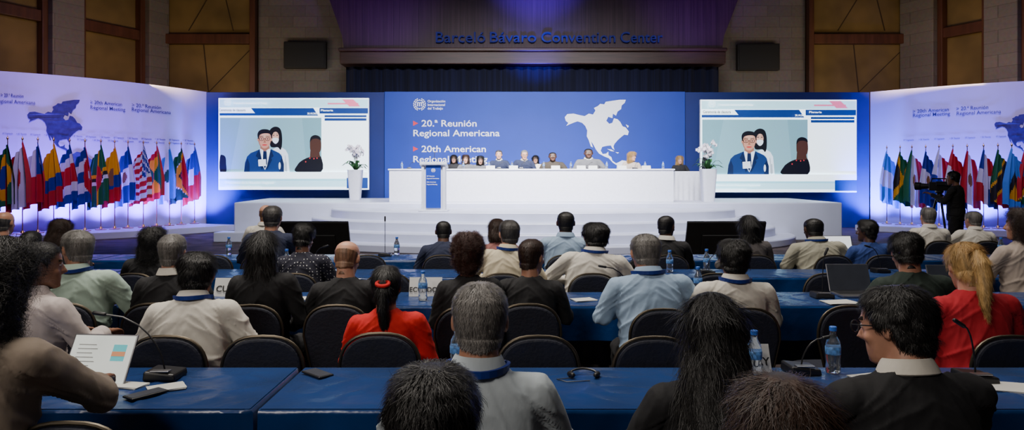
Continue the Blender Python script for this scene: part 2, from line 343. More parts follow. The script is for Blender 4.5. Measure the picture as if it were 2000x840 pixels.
stx('Organización Internacional del Trabajo',458,204,4.2,EW,66,.02)
emblem(sxz(447,201)[0],sxz(447,201)[1],7*k0,EW,scr,-.11)
scr2=dup(scr,(PX(1520.5,YS),YS,PZ(375,YS))); scr2.scale=(1.04,1,1.01)
# ------------------------------------------------------------------ stage
stage=link('stage',None,loc=(.55,19,0)); top(stage,'white raised stage platform with wide curved front steps','stage')
x0,x1=PX(457,19)-.55,PX(1645,19)-.55
mb=MB(); mb.zprism([(x0,0),(x1,0),(x1+.3,4.5),(x0-.6,4.5)],0,1.0); ob('platform',mb,STAGEW,stage,bevel=.03)
mb=MB(); mb.box(x0-.3,x0+2.2,-.6,0,0,.25); ob('step',mb,STAGEW,stage,bevel=.02)
for a,b,z in ((5.3,2.6,.86),(5.8,3.05,.64),(6.3,3.5,.42),(6.8,3.95,.20)):
    pts=[(a*cos(pi+pi*i/60),b*sin(pi+pi*i/60)) for i in range(61)]
    mb=MB(); mb.zprism(pts,0,z); o=ob('step',mb,STAGEW,stage,bevel=.035,smooth=True)
tx0,tx1=PX(760,19.4),PX(1316,19.4); tc=(tx0+tx1)/2
pt=link('panel_table',None,loc=(tc,19.4,1.0)); top(pt,'long white panel table with a flat front on the stage','table')
mb=MB(); mb.box(tx0-tc,tx1-tc,0,.05,0,.86); ob('table_front',mb,WHITE,pt,bevel=.01)
mb=MB(); mb.box(tx0-tc-.03,tx1-tc+.03,-.03,.62,.86,.9); ob('table_top',mb,WHITE,pt,bevel=.01)
for xx in (tx0-tc,tx1-tc-.05):
    mb=MB(); mb.box(xx,xx+.05,.05,.58,0,.86); ob('table_side',mb,WHITE,pt)
def wavyskirt(w,d,h,amp=.02,fr=26,zn=0,zf=0,wr=0):
    mb=MB(); n=200; P=[]
    per=2*(w+d)
    for i in range(n):
        s=per*i/n
        if s<w: x,y,nx,ny=-w/2+s,-d/2,0,-1
        elif s<w+d: x,y,nx,ny=w/2,-d/2+(s-w),1,0
        elif s<2*w+d: x,y,nx,ny=w/2-(s-w-d),d/2,0,1
        else: x,y,nx,ny=-w/2,d/2-(s-2*w-d),-1,0
        P.append((x,y,nx,ny,s))
    R=[]
    for fr_ in (-1,0,.015,.05,.15,.35,.65,1):
        r=[]
        for x,y,nx,ny,s in P:
            zb=zf if (ny==1 ) else zn
            f_=max(fr_,0)
            o=(-.02 if fr_<0 else 0 if fr_==0 else .008)+amp*f_*(.6+.5*sin(s*fr)+.4*sin(s*fr*.43+1))
            r.append((x+nx*o,y+ny*o,h-(h-zb)*f_ - (0 if fr_<0 else .002 if fr_==0 else .008)))
        R.append(r)
    mb.rings(R,cap=False); mb.add([p for p in R[0]],[tuple(range(n))])
    if wr:
        nx,ny=120,44; base=len(mb.v)
        for j in range(ny+1):
            for i in range(nx+1):
                u,v=i/nx,j/ny; x=-w/2+.004+(w-.008)*u; y=-d/2+.004+(d-.008)*v
                e=min(1,min(u,1-u)*14,min(v,1-v)*6)
                q=noise.noise(Vector((x*3.2,y*2.2,1))); r2=1-abs(noise.noise(Vector((x*5+y*2,y*6-x,4))))*2.4
                mb.v.append(Vector((x,y,h+.0015+e*(.004+wr*.5*q+wr*.6*max(0,r2)**3))))
        for j in range(ny):
            for i in range(nx):
                a=base+j*(nx+1)+i; mb.f.append([a,a+1,a+nx+2,a+nx+1]); mb.m.append(0)
    return mb
st=link('side_table',None,loc=(PX(1342,21.3),21.3,1.0)); top(st,'small table with a pleated white cloth beside the panel','table')
ob('tablecloth',wavyskirt(.84,.6,.85,.04,40),mat('white_cloth',(.7,.7,.76),.7,var=.04),st,smooth=True)
mb=MB(); mb.box(-.4,.4,-.28,.28,.8,.84); ob('table_top',mb,WHITE,st)
lc=link('lectern',None,loc=(PX(847.5,17),17,.86)); top(lc,'slim white lectern with a blue printed front panel and microphone','lectern')
w=.25
for s_ in (-1,1):
    mb=MB(); mb.box(s_*w-.03,s_*w+.03,-.14,.2,.04,1.12); ob('side_panel',mb,WHITE,lc,bevel=.005)
mb=MB(); mb.box(-.175,.175,-.13,-.1,.08,1.08); ob('front_panel',mb,BLUEC,lc)
mb=MB(); mb.box(-.22,.22,-.1,-.08,.04,1.1); ob('front_frame',mb,WHITE,lc)
mb=MB(); mb.box(-.34,.34,-.22,.28,0,.04); ob('base',mb,WHITE,lc,bevel=.01)
mb=MB(); mb.add([(-.32,-.18,1.1),(.32,-.18,1.1),(.32,.25,1.02),(-.32,.25,1.02),(-.32,-.18,1.17),(.32,-.18,1.17),(.32,.25,1.06),(-.32,.25,1.06)],[(0,3,2,1),(4,5,6,7),(0,1,5,4),(1,2,6,5),(2,3,7,6),(3,0,4,7)]); ob('reading_shelf',mb,WHITE,lc,bevel=.008)
emblem(0,.97,.05,PRINTW,lc,-.135)
for i,s_ in enumerate(('20.ª Reunión','Regional Americana','20th American','Regional Meeting')): txt(s_,.036,PRINTW,(-.155,-.135,.82-.055*i-(.03 if i>1 else 0)),0,lc,'front_lettering',.01,ext=.001)
mb=MB(); mb.tube([(0,.1,1.1),(0,.1,1.25),(0,.14,1.36),(0,.2,1.4)],.007); mb.cap((0,.2,1.4),(0,.24,1.4),.014,.014); ob('microphone',mb,BLACK,lc)
# orchids
mbf=MB(); c=Vector((0,0,0)); nrm=Vector((0,-1,.15)).normalized(); u=nrm.cross(Vector((0,0,1))).normalized(); v=nrm.cross(u)
for q in range(5):
    b=2*pi*q/5+.3; dd=u*cos(b)+v*sin(b); ee=u*-sin(b)+v*cos(b)
    mbf.add([c,dd*.022+ee*.019-nrm*-.005,dd*.048+ee*.008,dd*.048-ee*.008,dd*.022-ee*.019-nrm*-.005],[(0,1,2,3,4)])
FLW=mbf.mesh('flower',[PETAL],normals=False); bm=bmesh.new(); bm.from_mesh(FLW); bmesh.ops.remove_doubles(bm,verts=bm.verts,dist=.0005); bm.to_mesh(FLW); bm.free()
def orchid(x,y,seed,lab):
    random.seed(seed)
    r=link('potted_orchid',None,loc=(x,y,1.0)); top(r,lab,'plant')
    mb=MB(); mb.loft([(0,.15,0,.15),(.03,.155,0,.155),(.88,.215,0,.215),(.9,.22,0,.22),(.9,.19,0,.19),(.84,.185,0,.185)],n=24,p=5); ob('planter',mb,WHITE,r,smooth=True)
    mb=MB(); mb.rev([(.80,.18),(.85,.17)],16); ob('soil',mb,mat('soil',(.03,.02,.012),.95),r)
    for k in range(14):
        mb=MB()
        a=2*pi*k/14+random.random()*.4; L=.30+.14*random.random(); d=Vector((cos(a),sin(a),0)); sd=Vector((-sin(a),cos(a),0)); c=[]; up=random.uniform(.15,.38)
        for t in (0,.25,.5,.75,1): c.append((Vector((0,0,.86))+d*(L*t)+Vector((0,0,up*sin(t*2.3)-.05*t)),.05*sin(pi*(.12+.85*t))))
        vs=[];fs=[]
        for i,(p,wd_) in enumerate(c): vs+=[p-sd*wd_,p-Vector((0,0,.012)),p+sd*wd_]
        for i in range(4): fs+=[(i*3,i*3+1,i*3+4,i*3+3),(i*3+1,i*3+2,i*3+5,i*3+4)]
        mb.add(vs,fs); ob('leaf',mb,GREEN,r,smooth=True,normals=False)
    for k in range(7):
        a=2*pi*k/7+random.random(); H=.5+.3*random.random(); sp_=.10+.11*random.random(); pts=[]
        for i in range(9):
            t=i/8; pts.append(Vector((cos(a)*sp_*t**1.5*1.6,sin(a)*sp_*t**1.5*1.6,.86+H*sin(t*2.0)/sin(1.57)*(1 if t<.8 else .98))))
        mbs=MB(); mbs.tube(pts,.005,6); ob('stem',mbs,GREEN,r)
        for i in range(3,9):
            for rep in range(2):
                c=pts[i]+Vector((random.uniform(-.06,.06),random.uniform(-.06,.06),random.uniform(-.04,.04)))
                link('flower',FLW,r,c,(random.uniform(-.3,.3),random.uniform(0,1),random.uniform(-1,1)))
orchid(PX(694,21.5),21.5,3,'white orchid with dark leaves in a tall tapered white planter')
orchid(PX(1383,19.75),19.75,8,'large white orchid in white planter next to the panel table')
# ------------------------------------------------------------------ curved banners + flags
def catmull(P,n=12):
    out=[];Q=[P[0]]+P+[P[-1]]
    for i in range(1,len(Q)-2):
        for k in range(n):
            t=k/n; a,b,c,d=[Vector(q) for q in Q[i-1:i+3]]
            out.append(.5*((2*b)+(c-a)*t+(2*a-5*b+4*c-d)*t*t+(3*b-a-3*c+d)*t**3))
    out.append(Vector(P[-1])); return out
LC=catmull([(-10.25,24.1),(-10.95,22.6),(-12.2,20.8),(-14.1,19.3),(-17,18.3)]); RC=catmull([(12.05,24.1),(13.2,22.9),(14.9,21.6),(17.6,20.6)])
def curve_at(C,px):
    for i in range(len(C)-1):
        a=1000+F*C[i].x/C[i].y;b=1000+F*C[i+1].x/C[i+1].y
        if (a-px)*(b-px)<=0:
            t=(px-a)/(b-a) if b!=a else 0; p=C[i].lerp(C[i+1],t); d=(C[i+1]-C[i]).normalized()
            if d.x<0:d=-d
            return p,d
    p=C[-1]; d=(C[-1]-C[-2]).normalized()
    if d.x<0:d=-d
    return p,d
def towards(d):
    n=Vector((d.y,-d.x)); return n if n.y<0 else -n
def banner(C,lab,texts,mp):
    o0=C[0]; mb=MB(); n=len(C); nr=[]
    for i in range(n):
        d=(C[min(i+1,n-1)]-C[max(i-1,0)]).normalized()
        if d.x<0:d=-d
        nr.append(towards(d))
    P=[c-o0 for c in C]; Bk=[P[i]-nr[i]*.12 for i in range(n)]
    mb.zprism([tuple(p) for p in P]+[tuple(p) for p in reversed(Bk)],0,4.55)
    b=ob('printed_banner',mb,BANNER,loc=(o0.x,o0.y,0)); top(b,lab,'banner')
    def put(px,py,off=.02):
        p,d=curve_at(C,px); q=p+towards(d)*off; return (q.x-o0.x,q.y-o0.y,HC-(py-HY)*p.y/F)
    mb=MB(); fx,fy,kx,ky=mp
    tri=tessellate_polygon([[Vector((x,-y,0)) for x,y in NA]])
    vs=[put(fx+(x-1103)*kx,fy+(y-195)*ky,.03) for x,y in NA]
    mb.add(vs,[tuple(t) for t in tri]); ob('map_print',mb,MAPP,b)
    for s_,px,py,h,w_,m in texts:
        p,d=curve_at(C,px+w_/2); q=put(px+w_/2,py,.03)
        p1=put(px,py,.03); p2=put(px+w_,py,.03); L=(Vector(p2)-Vector(p1)).xy.length
        t=txt(s_,h*p.y/F/.7,m,(*q[:2],q[2]),math.atan2(d.y,d.x),b,'banner_lettering',.002,'CENTER',.002)
        xs=[v.co.x for v in t.data.vertices]; t.scale[0]=L/max(max(xs)-min(xs),.01)
    return b
def minis(xs,y0,slope):
    return [('> 20.ª Reunión' if i%2 else 'OIT Organización',x,y0+slope*(x-xs[0]),3.2,20,PRINTB) for i,x in enumerate(xs)]
banner(LC,'curved white printed banner wall lit violet with dark map',
 [('> 20.ª Reunión',2,190,7,44,PRINTB),('Regional Americana',-8,202,7,77,PRINTB),('> 20th American',176,205,7,62,PRINTB),('Regional Meeting',176,215,7,68,PRINTB),('> 20.ª Reunión',257,211,7,57,PRINTB),('Regional Americana',257,220,7,76,PRINTB)]
 +minis([5+i*27 for i in range(14)],262,.04)+minis([150+i*30 for i in range(8)],274,.04),(53,195,.86,.86))
banner(RC,'curved white printed banner wall lit blue with dark map',
 [('> 20th American',1783,219,7,70,PRINTB),('Regional Meeting',1783,227,7,72,PRINTB),('> 20.ª Reunión',1868,214,7,62,PRINTB),('Regional Americana',1868,223,7,86,PRINTB)]
 +minis([1765+i*30 for i in range(9)],275,-.04),(1942,222,.6,.6))
for C,sgn in ((LC,-1),(RC,1)):
    o0=C[0]; out=[];inn=[]
    for i in range(len(C)):
        d=(C[min(i+1,len(C)-1)]-C[max(i-1,0)]).normalized()
        if d.x<0:d=-d
        out.append(C[i]+towards(d)*.03); inn.append(C[i]+towards(d)*1.9)
    s0=6 if sgn<0 else 3
    mb=MB(); mb.zprism([tuple(p-o0) for p in out[s0:]]+[tuple(p-o0) for p in reversed(inn[s0:])],0,.18)
    top(ob('flag_platform',mb,STAGEW,loc=(o0.x,o0.y,0),bevel=.01),'low white curved platform under a row of flags','platform')
FC={k:cloth_mat('flag_'+n,c,.6) for k,n,c in (('R','red',(.42,.004,.012)),('W','white',(.56,.56,.66)),('B','blue',(.005,.014,.22)),('G','green',(.0,.10,.03)),('Y','yellow',(.66,.33,.004)),('K','black',(.01,.01,.01)),('C','light_blue',(.04,.22,.60)),('O','brown',(.2,.09,.03)))}
FK=list(FC)
def circ(u,v,r,cu=.5,cv=.5,asp=1.6): return ((u-cu)*asp)**2+(v-cv)**2<r*r
def fl_br(u,v): return 'B' if circ(u,v,.2) else 'Y' if abs(u-.5)/.42+abs(v-.5)/.42<1 else 'G'
def fl_ca(u,v): return 'R' if u<.25 or u>.75 or circ(u,v,.2) else 'W'
def fl_cl(u,v): return ('W' if circ(u,v,.1,.17,.25) else 'B') if u<.34 and v<.5 else 'W' if v<.5 else 'R'
def fl_co(u,v): return 'Y' if v<.5 else 'B' if v<.75 else 'R'
def fl_cr(u,v): return 'B' if v<.17 or v>.83 else 'W' if v<.33 or v>.67 else 'R'
def fl_cu(u,v): return ('W' if circ(u,v,.1,.14,.5) else 'R') if u<.5-abs(v-.5) else 'B' if int(v*5)%2==0 else 'W'
def fl_dm(u,v): return 'R' if circ(u,v,.24) else 'Y' if abs(v-.44)<.04 or abs(u-.44)<.03 else 'K' if abs(v-.5)<.04 or abs(u-.5)<.03 else 'W' if abs(v-.56)<.04 or abs(u-.56)<.03 else 'G'
def fl_ec(u,v): return 'O' if circ(u,v,.18) else fl_co(u,v)
def fl_sv(u,v): return 'O' if circ(u,v,.1) else 'W' if .33<v<.67 else 'B'
def fl_us(u,v): return ('W' if (int(u*25)+int(v*18))%3==0 else 'B') if u<.4 and v<.54 else 'R' if int(v*13)%2==0 else 'W'
def fl_gd(u,v): return 'R' if u<.1 or u>.9 or v<.15 or v>.85 or circ(u,v,.12) else 'Y' if abs(v-.5)>abs(u-.5) else 'G'
def fl_gt(u,v): return 'G' if circ(u,v,.13) else 'W' if .33<u<.67 else 'C'
def fl_gy(u,v): a=abs(v-.5)*2; return 'R' if u<.45*(1-a) else 'K' if u<.5*(1-a) else 'Y' if u<.92*(1-a) else 'W' if u<(1-a) else 'G'
def fl_ht(u,v): return 'W' if abs(u-.5)<.15 and abs(v-.5)<.17 else 'B' if v<.5 else 'R'
def fl_hn(u,v): return 'W' if .33<v<.67 else 'C'
def fl_jm(u,v): return 'Y' if abs(abs(u-.5)-abs(v-.5))<.08 else 'G' if abs(v-.5)>abs(u-.5) else 'K'
def fl_mx(u,v): return 'O' if circ(u,v,.14) else 'G' if u<.33 else 'W' if u<.67 else 'R'
def fl_pa(u,v): return ('B' if circ(u,v,.12,.25,.25) else 'W') if u<.5 and v<.5 else 'R' if v<.5 else 'B' if u<.5 else ('R' if circ(u,v,.12,.75,.75) else 'W')
def fl_py(u,v): return 'R' if v<.33 else 'W' if v<.67 else 'B'
def fl_pe(u,v): return 'O' if circ(u,v,.12) else 'W' if .33<u<.67 else 'R'
def fl_do(u,v): return 'W' if abs(u-.5)<.1 or abs(v-.5)<.12 else ('B' if (u<.5)==(v<.5) else 'R')
def fl_kn(u,v): d=v-(1-u); return 'G' if d<-.22 else 'Y' if d<-.15 else 'K' if d<.15 else 'Y' if d<.22 else 'R'
def fl_lc(u,v): a=abs(u-.5); return 'Y' if a<.25*(v-.45)/.4 and v<.85 else 'K' if a<.3*(v-.15)/.7 and v<.85 else 'C'
def flag(px,C,off,pat,lab,side,topy):
    p,d=curve_at(C,px); n=towards(d); q=p+n*off
    q=Vector((PX(px,q.y),q.y)); zt=HC-(topy-HY)*q.y/F-.18
    r=link('flag',None,loc=(q.x,q.y,.18)); top(r,lab,'flag','national flags on stands')
    mb=MB(); mb.rev([(.03,.013),(zt,.013)],8); ob('pole',mb,GOLDM,r,smooth=True)
    mb=MB(); mb.rev([(0,.15),(.02,.15),(.035,.06),(.09,.03)],20); ob('base',mb,GOLDM,r,smooth=True)
    mb=MB(); mb.rev([(zt,.02),(zt+.03,.03),(zt+.07,.012),(zt+.12,.002)],10); ob('finial',mb,GOLDM,r,smooth=True)
    # cloth: gathered at the tip, falling in wide near-vertical folds on both sides of the pole
    mb=MB(); nu,nv=60,30; ph=random.random()*6; W=random.uniform(.56,.66); L=random.uniform(1.50,1.62)
    for j in range(nv+1):
        for i in range(nu+1):
            u=i/nu;v=j/nv
            zz=v*L+u*(.42-.12*v); wz=min(1,zz/1.0)**.75          # width grows with the drop below the tip
            x=side*W*(u-.42)*(.12+.92*wz) + .016*sin(u*17+ph)*wz
            y=-.07-.06*sin(u*22+ph+v*.6)*(.3+.7*wz)
            z=zt-.04-zz-.02*sin(u*9+ph)-.03*abs(sin(u*11+ph*.5))*v
            mb.v.append(Vector((x,y,z)))
    for j in range(nv):
        for i in range(nu):
            a=j*(nu+1)+i; mb.f.append([a,a+1,a+nu+2,a+nu+1]); mb.m.append(FK.index(pat((i+.5)/nu,(j+.5)/nv)))
    ob('flag_cloth',mb,[FC[k] for k in FK],r,smooth=True,normals=False)
LF=[(15,fl_br,'green'),(44,fl_ca,'red and white'),(74,fl_cl,'blue, white and red'),(105,fl_co,'yellow, blue and red'),(136,fl_cr,'blue, white and red striped'),(166,fl_cu,'blue and white striped, red triangle'),(197,fl_dm,'green with red disc'),(224,fl_ec,'yellow, blue and red crested'),(250,fl_sv,'blue and white'),(280,fl_us,'red and white striped, blue canton'),(306,fl_gd,'red, yellow and green'),(331,fl_gt,'pale blue and white'),(354,fl_gy,'green, yellow and red'),(380,fl_ht,'blue and red')]
for i,(px,f,l) in enumerate(LF): flag(px,LC,.95+.16*(i%2),f,l+' flag draped on pole',-1,272+.03*px)
RF=[(1732,fl_hn,'light blue and white'),(1758,fl_jm,'green, gold and black'),(1781,fl_mx,'green, white and red'),(1808,fl_sv,'blue and white'),(1834,fl_pa,'red, white and blue'),(1861,fl_py,'red, white and blue striped'),(1889,fl_pe,'red and white'),(1921,fl_do,'blue and red, white cross'),(1949,fl_kn,'green, black and red'),(1976,fl_lc,'light blue, black triangle'),(2003,fl_gy,'green and red')]
for i,(px,f,l) in enumerate(RF): flag(px,RC,.95+.16*(i%2),f,l+' flag draped on pole',1,290-.02*(px-1732))
# ------------------------------------------------------------------ chairs
def outline(w0,w1,z0,zm,zt,n=18):
    pts=[(-w0,z0),(-w1,zm)]
    for i in range(1,n):
        a=pi-pi*i/n; pts.append((w1*math.copysign(abs(cos(a))**.75,cos(a)),zm+(zt-zm)*sin(a)**.8))
    return pts+[(w1,zm),(w0,z0)]
chair0=link('banquet_chair',None); chair0['label']='navy banquet chair with rounded back and bronze tube frame'; chair0['category']='chair'; chair0['group']='audience chairs'
mb=MB(); mb.prism(outline(.14,.185,.50,.70,.87),-.265,-.225); ob('backrest',mb,NAVYF,chair0,bevel=.012)
mb=MB(); mb.loft([(.40,.19,0,.19),(.41,.205,0,.205),(.45,.21,0,.21),(.463,.18,0,.18)],28,4); ob('seat',mb,NAVYF,chair0,smooth=True)
mb=MB(); mb.tube([(x,-.245,z) for x,z in [(-.13,.40)]+outline(.15,.194,.50,.70,.880)+[(.13,.40)]],.008); ob('frame',mb,BRONZE,chair0,smooth=True)
for sx_ in (-1,1):
    for sy in (-1,1):
        mb=MB(); mb.tube([(sx_*.16,sy*.15,.41),(sx_*.18,sy*.2-(.02 if sy<0 else 0),0)],[.013,.011]); ob('leg',mb,BRONZE,chair0)
first=[True]; CH=[]
def chair(x,y,z=0,rot=0):
    CH.append((x,y))
    if first[0]:
        first[0]=False; chair0.location=(x,y,z); chair0.rotation_euler=(0,0,rot); return chair0
    return dup(chair0,(x,y,z),rot)
# ------------------------------------------------------------------ conference tables
r=link('conference_table',None); r['label']='conference table covered with a glossy royal blue cloth'; r['category']='table'; r['group']='audience tables'
ob('tablecloth',wavyskirt(1.79,.6,.752,.022,21,.53,.2,.010),TABLEC,r,smooth=True,normals=True)
mb=MB(); mb.box(-.88,.88,-.28,.28,.715,.742); ob('table_top',mb,WOOD,r)
for a in (-.8,.8):
    for b in (-.22,.22):
        mb=MB(); mb.tube([(a,b,.72),(a,b,0)],.015); ob('leg',mb,STEEL,r)
T0=r; used=False
for yc,xs in ((3.0,(-1.88,-.06,1.76,3.58)),(5.2,(-3.6,-1.78,.04,1.86,3.68)),(6.6,(-4.6,-2.78,-.96,.86,2.68,4.5)),(7.95,(-5.4,-3.58,-1.76,.06,1.88,3.7,5.52))):
    for x in xs:
        if not used: T0.location=(x,yc,0); used=True
        else: dup(T0,(x,yc,0))
TT=.760
# ------------------------------------------------------------------ people
HP=[(-.122,.015,.058,.012),(-.112,.034,.048,.034),(-.095,.047,.033,.056),(-.07,.058,.014,.077),(-.04,.066,.002,.088),(-.01,.071,-.003,.094),(.02,.075,-.006,.097),(.05,.076,-.008,.096),(.075,.069,-.009,.087),(.095,.055,-.009,.069),(.109,.034,-.008,.044),(.116,.012,-.008,.016)]
def hp(z):
    if z<=HP[0][0]: return HP[0][1:]
    for a,b in zip(HP,HP[1:]):
        if z<=b[0]:
            t=(z-a[0])/(b[0]-a[0]); return tuple(a[i]+(b[i]-a[i])*t for i in (1,2,3))
    return HP[-1][1:]
def remesh(mb,name,vox,nslots,smooth_it=4,nz=0):
    me=mb.mesh(name+'_src',[],False); o=bpy.data.objects.new('t',me); COL.objects.link(o)
    r=o.modifiers.new('r','REMESH'); r.mode='VOXEL'; r.voxel_size=vox
    s=o.modifiers.new('s','SMOOTH'); s.iterations=smooth_it; s.factor=.5
    dg=bpy.context.evaluated_depsgraph_get(); out=bpy.data.meshes.new_from_object(o.evaluated_get(dg)); bpy.data.objects.remove(o)
    out.name=name
    if nz:
        N=[v.normal.copy() for v in out.vertices]
        for v,nn in zip(out.vertices,N):
            c=v.co; ax=abs(c.x)
            q=c.z*11+ax*9; w1=noise.noise(Vector((c.x*3.5,c.y*4,q)))
            rd=1-abs(noise.noise(Vector((c.x*5+9,c.y*6,q*1.5+w1))))*3
            rd2=1-abs(noise.noise(Vector((c.x*10+3,c.y*10,c.z*7+ax*16))))*3
            k=.5+.8*max(0,min(1,(1.0-c.z)*3))
            v.co=c+nn*(w1*nz*.9+(max(0,rd)**2*nz*1.1+max(0,rd2)**2*nz*.5)*k-nz*.2)
    out.materials.clear()
    for k in range(nslots): out.materials.append(BLACK)
    out.polygons.foreach_set('use_smooth',[True]*len(out.polygons)); out.polygons.foreach_set('material_index',[0]*len(out.polygons)); out.update()
    return out
def hand(mb,w,d,up,sd):
    w=Vector(w);d=Vector(d).normalized();up=(Vector(up)-d*Vector(up).dot(d)).normalized();side=d.cross(up)*sd
    for k in (-1,0,1): mb.cap(w+d*.01+side*k*.012,w+d*.078+side*k*.022,.016,.013,10)
    for k,(L,off) in enumerate(((.072,.030),(.082,.010),(.077,-.010),(.060,-.029))):
        p=w+d*.085+side*off; a=p+(d*.95-up*.25).normalized()*L*.5; b=a+(d*.7-up*.6).normalized()*L*.3; c=b+(d*.4-up*.8).normalized()*L*.22
        mb.cap(p,a,.0095,.009,8); mb.cap(a,b,.009,.0083,8); mb.cap(b,c,.0083,.0072,8)
    p=w+d*.03+side*.026; a=p+(side*.75+d*.65-up*.2).normalized()*.04; b=a+(d*.95+side*.2-up*.2).normalized()*.03
    mb.cap(p,a,.012,.0105,8); mb.cap(a,b,.0105,.009,8)
TM={}
def make(key,lean=.05,pitch=0,yaw=0,arms=None,stand=False,side=0):
    dz=.40 if stand else 0
    piv=Vector((0,0,.55+dz)); L=Matrix.Translation(piv)@Matrix.Rotation(side,4,'Y')@Matrix.Rotation(-lean,4,'X')@Matrix.Translation(-piv)@Matrix.Translation((0,0,dz))
    HM=L@Matrix.Translation((0,.02,1.205))@Matrix.Rotation(-side*.8,4,'Y')@Matrix.Rotation(lean*.8,4,'X')@Matrix.Rotation(yaw,4,'Z')@Matrix.Rotation(-pitch,4,'X')
    sh=[L@Vector((s*.172,-.015,.995)) for s in (-1,1)]
    if arms is None: arms=[((-.27,.10,.79),(-.13,.36,.80),(.25,.75,-.05)),((.27,.10,.79),(.13,.36,.80),(-.25,.75,-.05))]
    body=MB(); body.M=HM
    body.loft(HP,28,2.2)
    for s in (-1,1):
        body.ell((s*.031,.082,.006),(.013,.009,.008)); body.ell((s*.032,.084,.028),(.02,.007,.005))
        body.ell((s*.079,-.008,-.004),(.008,.018,.031)); body.ell((s*.04,.06,-.03),(.022,.02,.02))
    body.tube([(0,.084,.018),(0,.096,-.008),(0,.110,-.032),(0,.090,-.041)],[.007,.009,.013,.009],10)
    for s in (-1,1): body.ell((s*.012,.095,-.033),(.009,.009,.007))
    body.ell((0,.083,-.061),(.020,.011,.005)); body.ell((0,.082,-.070),(.018,.011,.006)); body.ell((0,.075,-.103),(.02,.018,.015))
    body.M=Matrix()
    body.cap(HM@Vector((0,-.025,-.04)),L@Vector((0,-.02,.98)),.056,.066,16)
    body.M=L
    body.loft([(.47,.13,0,.09),(.52,.155,0,.105),(.65,.14,0,.095),(.8,.15,0,.098),(.92,.165,-.005,.10),(1.0,.15,-.012,.08),(1.04,.1,-.015,.06),(1.06,.05,-.015,.045)],24)
    body.M=Matrix()
    cl=MB(); cl.M=L
    cl.loft([(.47,.16,.0,.125),(.5,.175,.0,.135),(.58,.178,0,.138),(.68,.17,0,.13),(.8,.175,0,.13),(.9,.188,-.005,.128),(.97,.185,-.01,.115),(1.01,.165,-.014,.10),(1.04,.125,-.018,.083),(1.062,.085,-.018,.074),(1.078,.066,-.018,.067)],32,2.4)
    cl.M=Matrix()
    for s,S,(E,W,D) in zip((-1,1),sh,arms):
        E=Vector(E);W=Vector(W)
        body.cap(S,E,.048,.038);body.cap(E,W,.039,.026); hand(body,W,D,(0,0,1),-s)
        cl.cap(S,E,.066,.050);cl.cap(E,E.lerp(W,.90),.050,.036)
        cl.cap(L@Vector((s*.08,-.018,1.0)),S,.058,.064)
    tr=MB(); shoe=MB()
    for s in (-1,1):
        if stand: H,K,A=(s*.09,0,.93),(s*.11,.02,.5),(s*.12,-.01,.1)
        else: H,K,A=(s*.095,.02,.55),(s*.12,.43,.52),(s*.13,.38,.1)
        body.cap(H,K,.08,.052);body.cap(K,A,.05,.034);body.cap((A[0],A[1],.06),(A[0]+s*.01,A[1]+.14,.035),.034,.026)
        tr.cap(H,K,.098,.072);tr.cap(K,A,.068,.052)
        shoe.cap((A[0],A[1]-.02,.05),(A[0]+s*.01,A[1]+.16,.04),.046,.038)
    zb=.95 if stand else .55
    tr.loft([(zb-.085,.15,.0,.11),(zb-.04,.175,.0,.135),(zb+.05,.172,0,.132),(zb+.1,.165,0,.125)],24)
    b=remesh(body,'body_'+key,.0065,4,3); inv=HM.inverted()
    mi=[]
    for p in b.polygons:
        c=inv@p.center; k=0
        if c.y>.065 and abs(c.z)<.1:
            ax=abs(c.x); ex=(ax-.031)/.0135; ez=(c.z-.006)/.0065
            if ex*ex+ez*ez<1: k=3 if (ax-.031)**2+(c.z-.006)**2<.00004 else 1
            elif .013<ax<.05 and .024<c.z<.034: k=3
            elif ax<.020 and -.075<c.z<-.058: k=2
        mi.append(k)
    b.polygons.foreach_set('material_index',mi)
    TM[key]=dict(body=b,cl=remesh(cl,'clothing_'+key,.008,1,5,.0095),tr=remesh(tr,'trousers_'+key,.013,1,4,.004),shoe=remesh(shoe,'shoe_'+key,.012,1,2),HM=HM,L=L)
make('table',side=.03); make('lean',.22,.10,.1,side=-.04); make('right',.05,.05,-.6,side=.05); make('left',.05,0,.75,side=-.05)
make('aside',.16,.12,.72,[((-.25,.24,.82),(-.06,.49,.825),(.12,.75,-.03)),((.26,.24,.82),(.06,.46,.825),(-.25,.75,-.03))],side=-.03)
make('down',.1,.3,-.12,side=-.02)
make('elbow',.16,.02,.2,[((-.30,.16,.79),(-.05,.34,.81),(.6,.5,-.05)),((.33,.12,.79),(.02,.30,.82),(-.8,.3,-.05))],side=.08)
lap=[((-.25,.03,.77),(-.10,.27,.665),(.35,.6,-.1)),((.25,.03,.77),(.10,.27,.665),(-.35,.6,-.1))]
make('lap',.03,0,0,lap,side=-.03)
make('reach',.20,.12,-.25,[((-.27,.12,.79),(-.20,.40,.80),(.1,.75,-.05)),((.28,.27,.83),(.10,.53,.80),(-.25,.8,-.02))])
make('stand',.05,.05,.15,[((-.27,.10,1.20),(-.14,.34,1.32),(.2,.75,.3)),((.28,.02,1.17),(.2,.28,1.25),(-.2,.75,.2))],True)
def zline(yr,low=0):
    T=[(-1,-.080+low),(-.35,-.068+low),(-.12,-.015),(.25,-.0),(.42,.04),(.7,.066),(1,.072)]
    for a,b in zip(T,T[1:]):
        if yr<=b[0]: return a[1]+(b[1]-a[1])*(yr-a[0])/(b[0]-a[0])
    return .07
HAIR={}
HSP={'short':(9000,.018,.005,.0015,3),'full':(11000,.034,.008,.003,4),'buzz':(6000,.006,.003,.0005,2),'bald':(1500,.012,.002,.001,2),'long':(13000,.11,.005,.007,5),'longwavy':(13000,.07,.016,.013,13),'curlylong':(17000,.085,.026,.017,17),'curly':(12000,.04,.020,.012,11),'bob':(10000,.06,.007,.005,5),'pony':(9000,.05,.004,.002,3),'bun':(9000,.05,.005,.002,3)}
import itertools,bisect
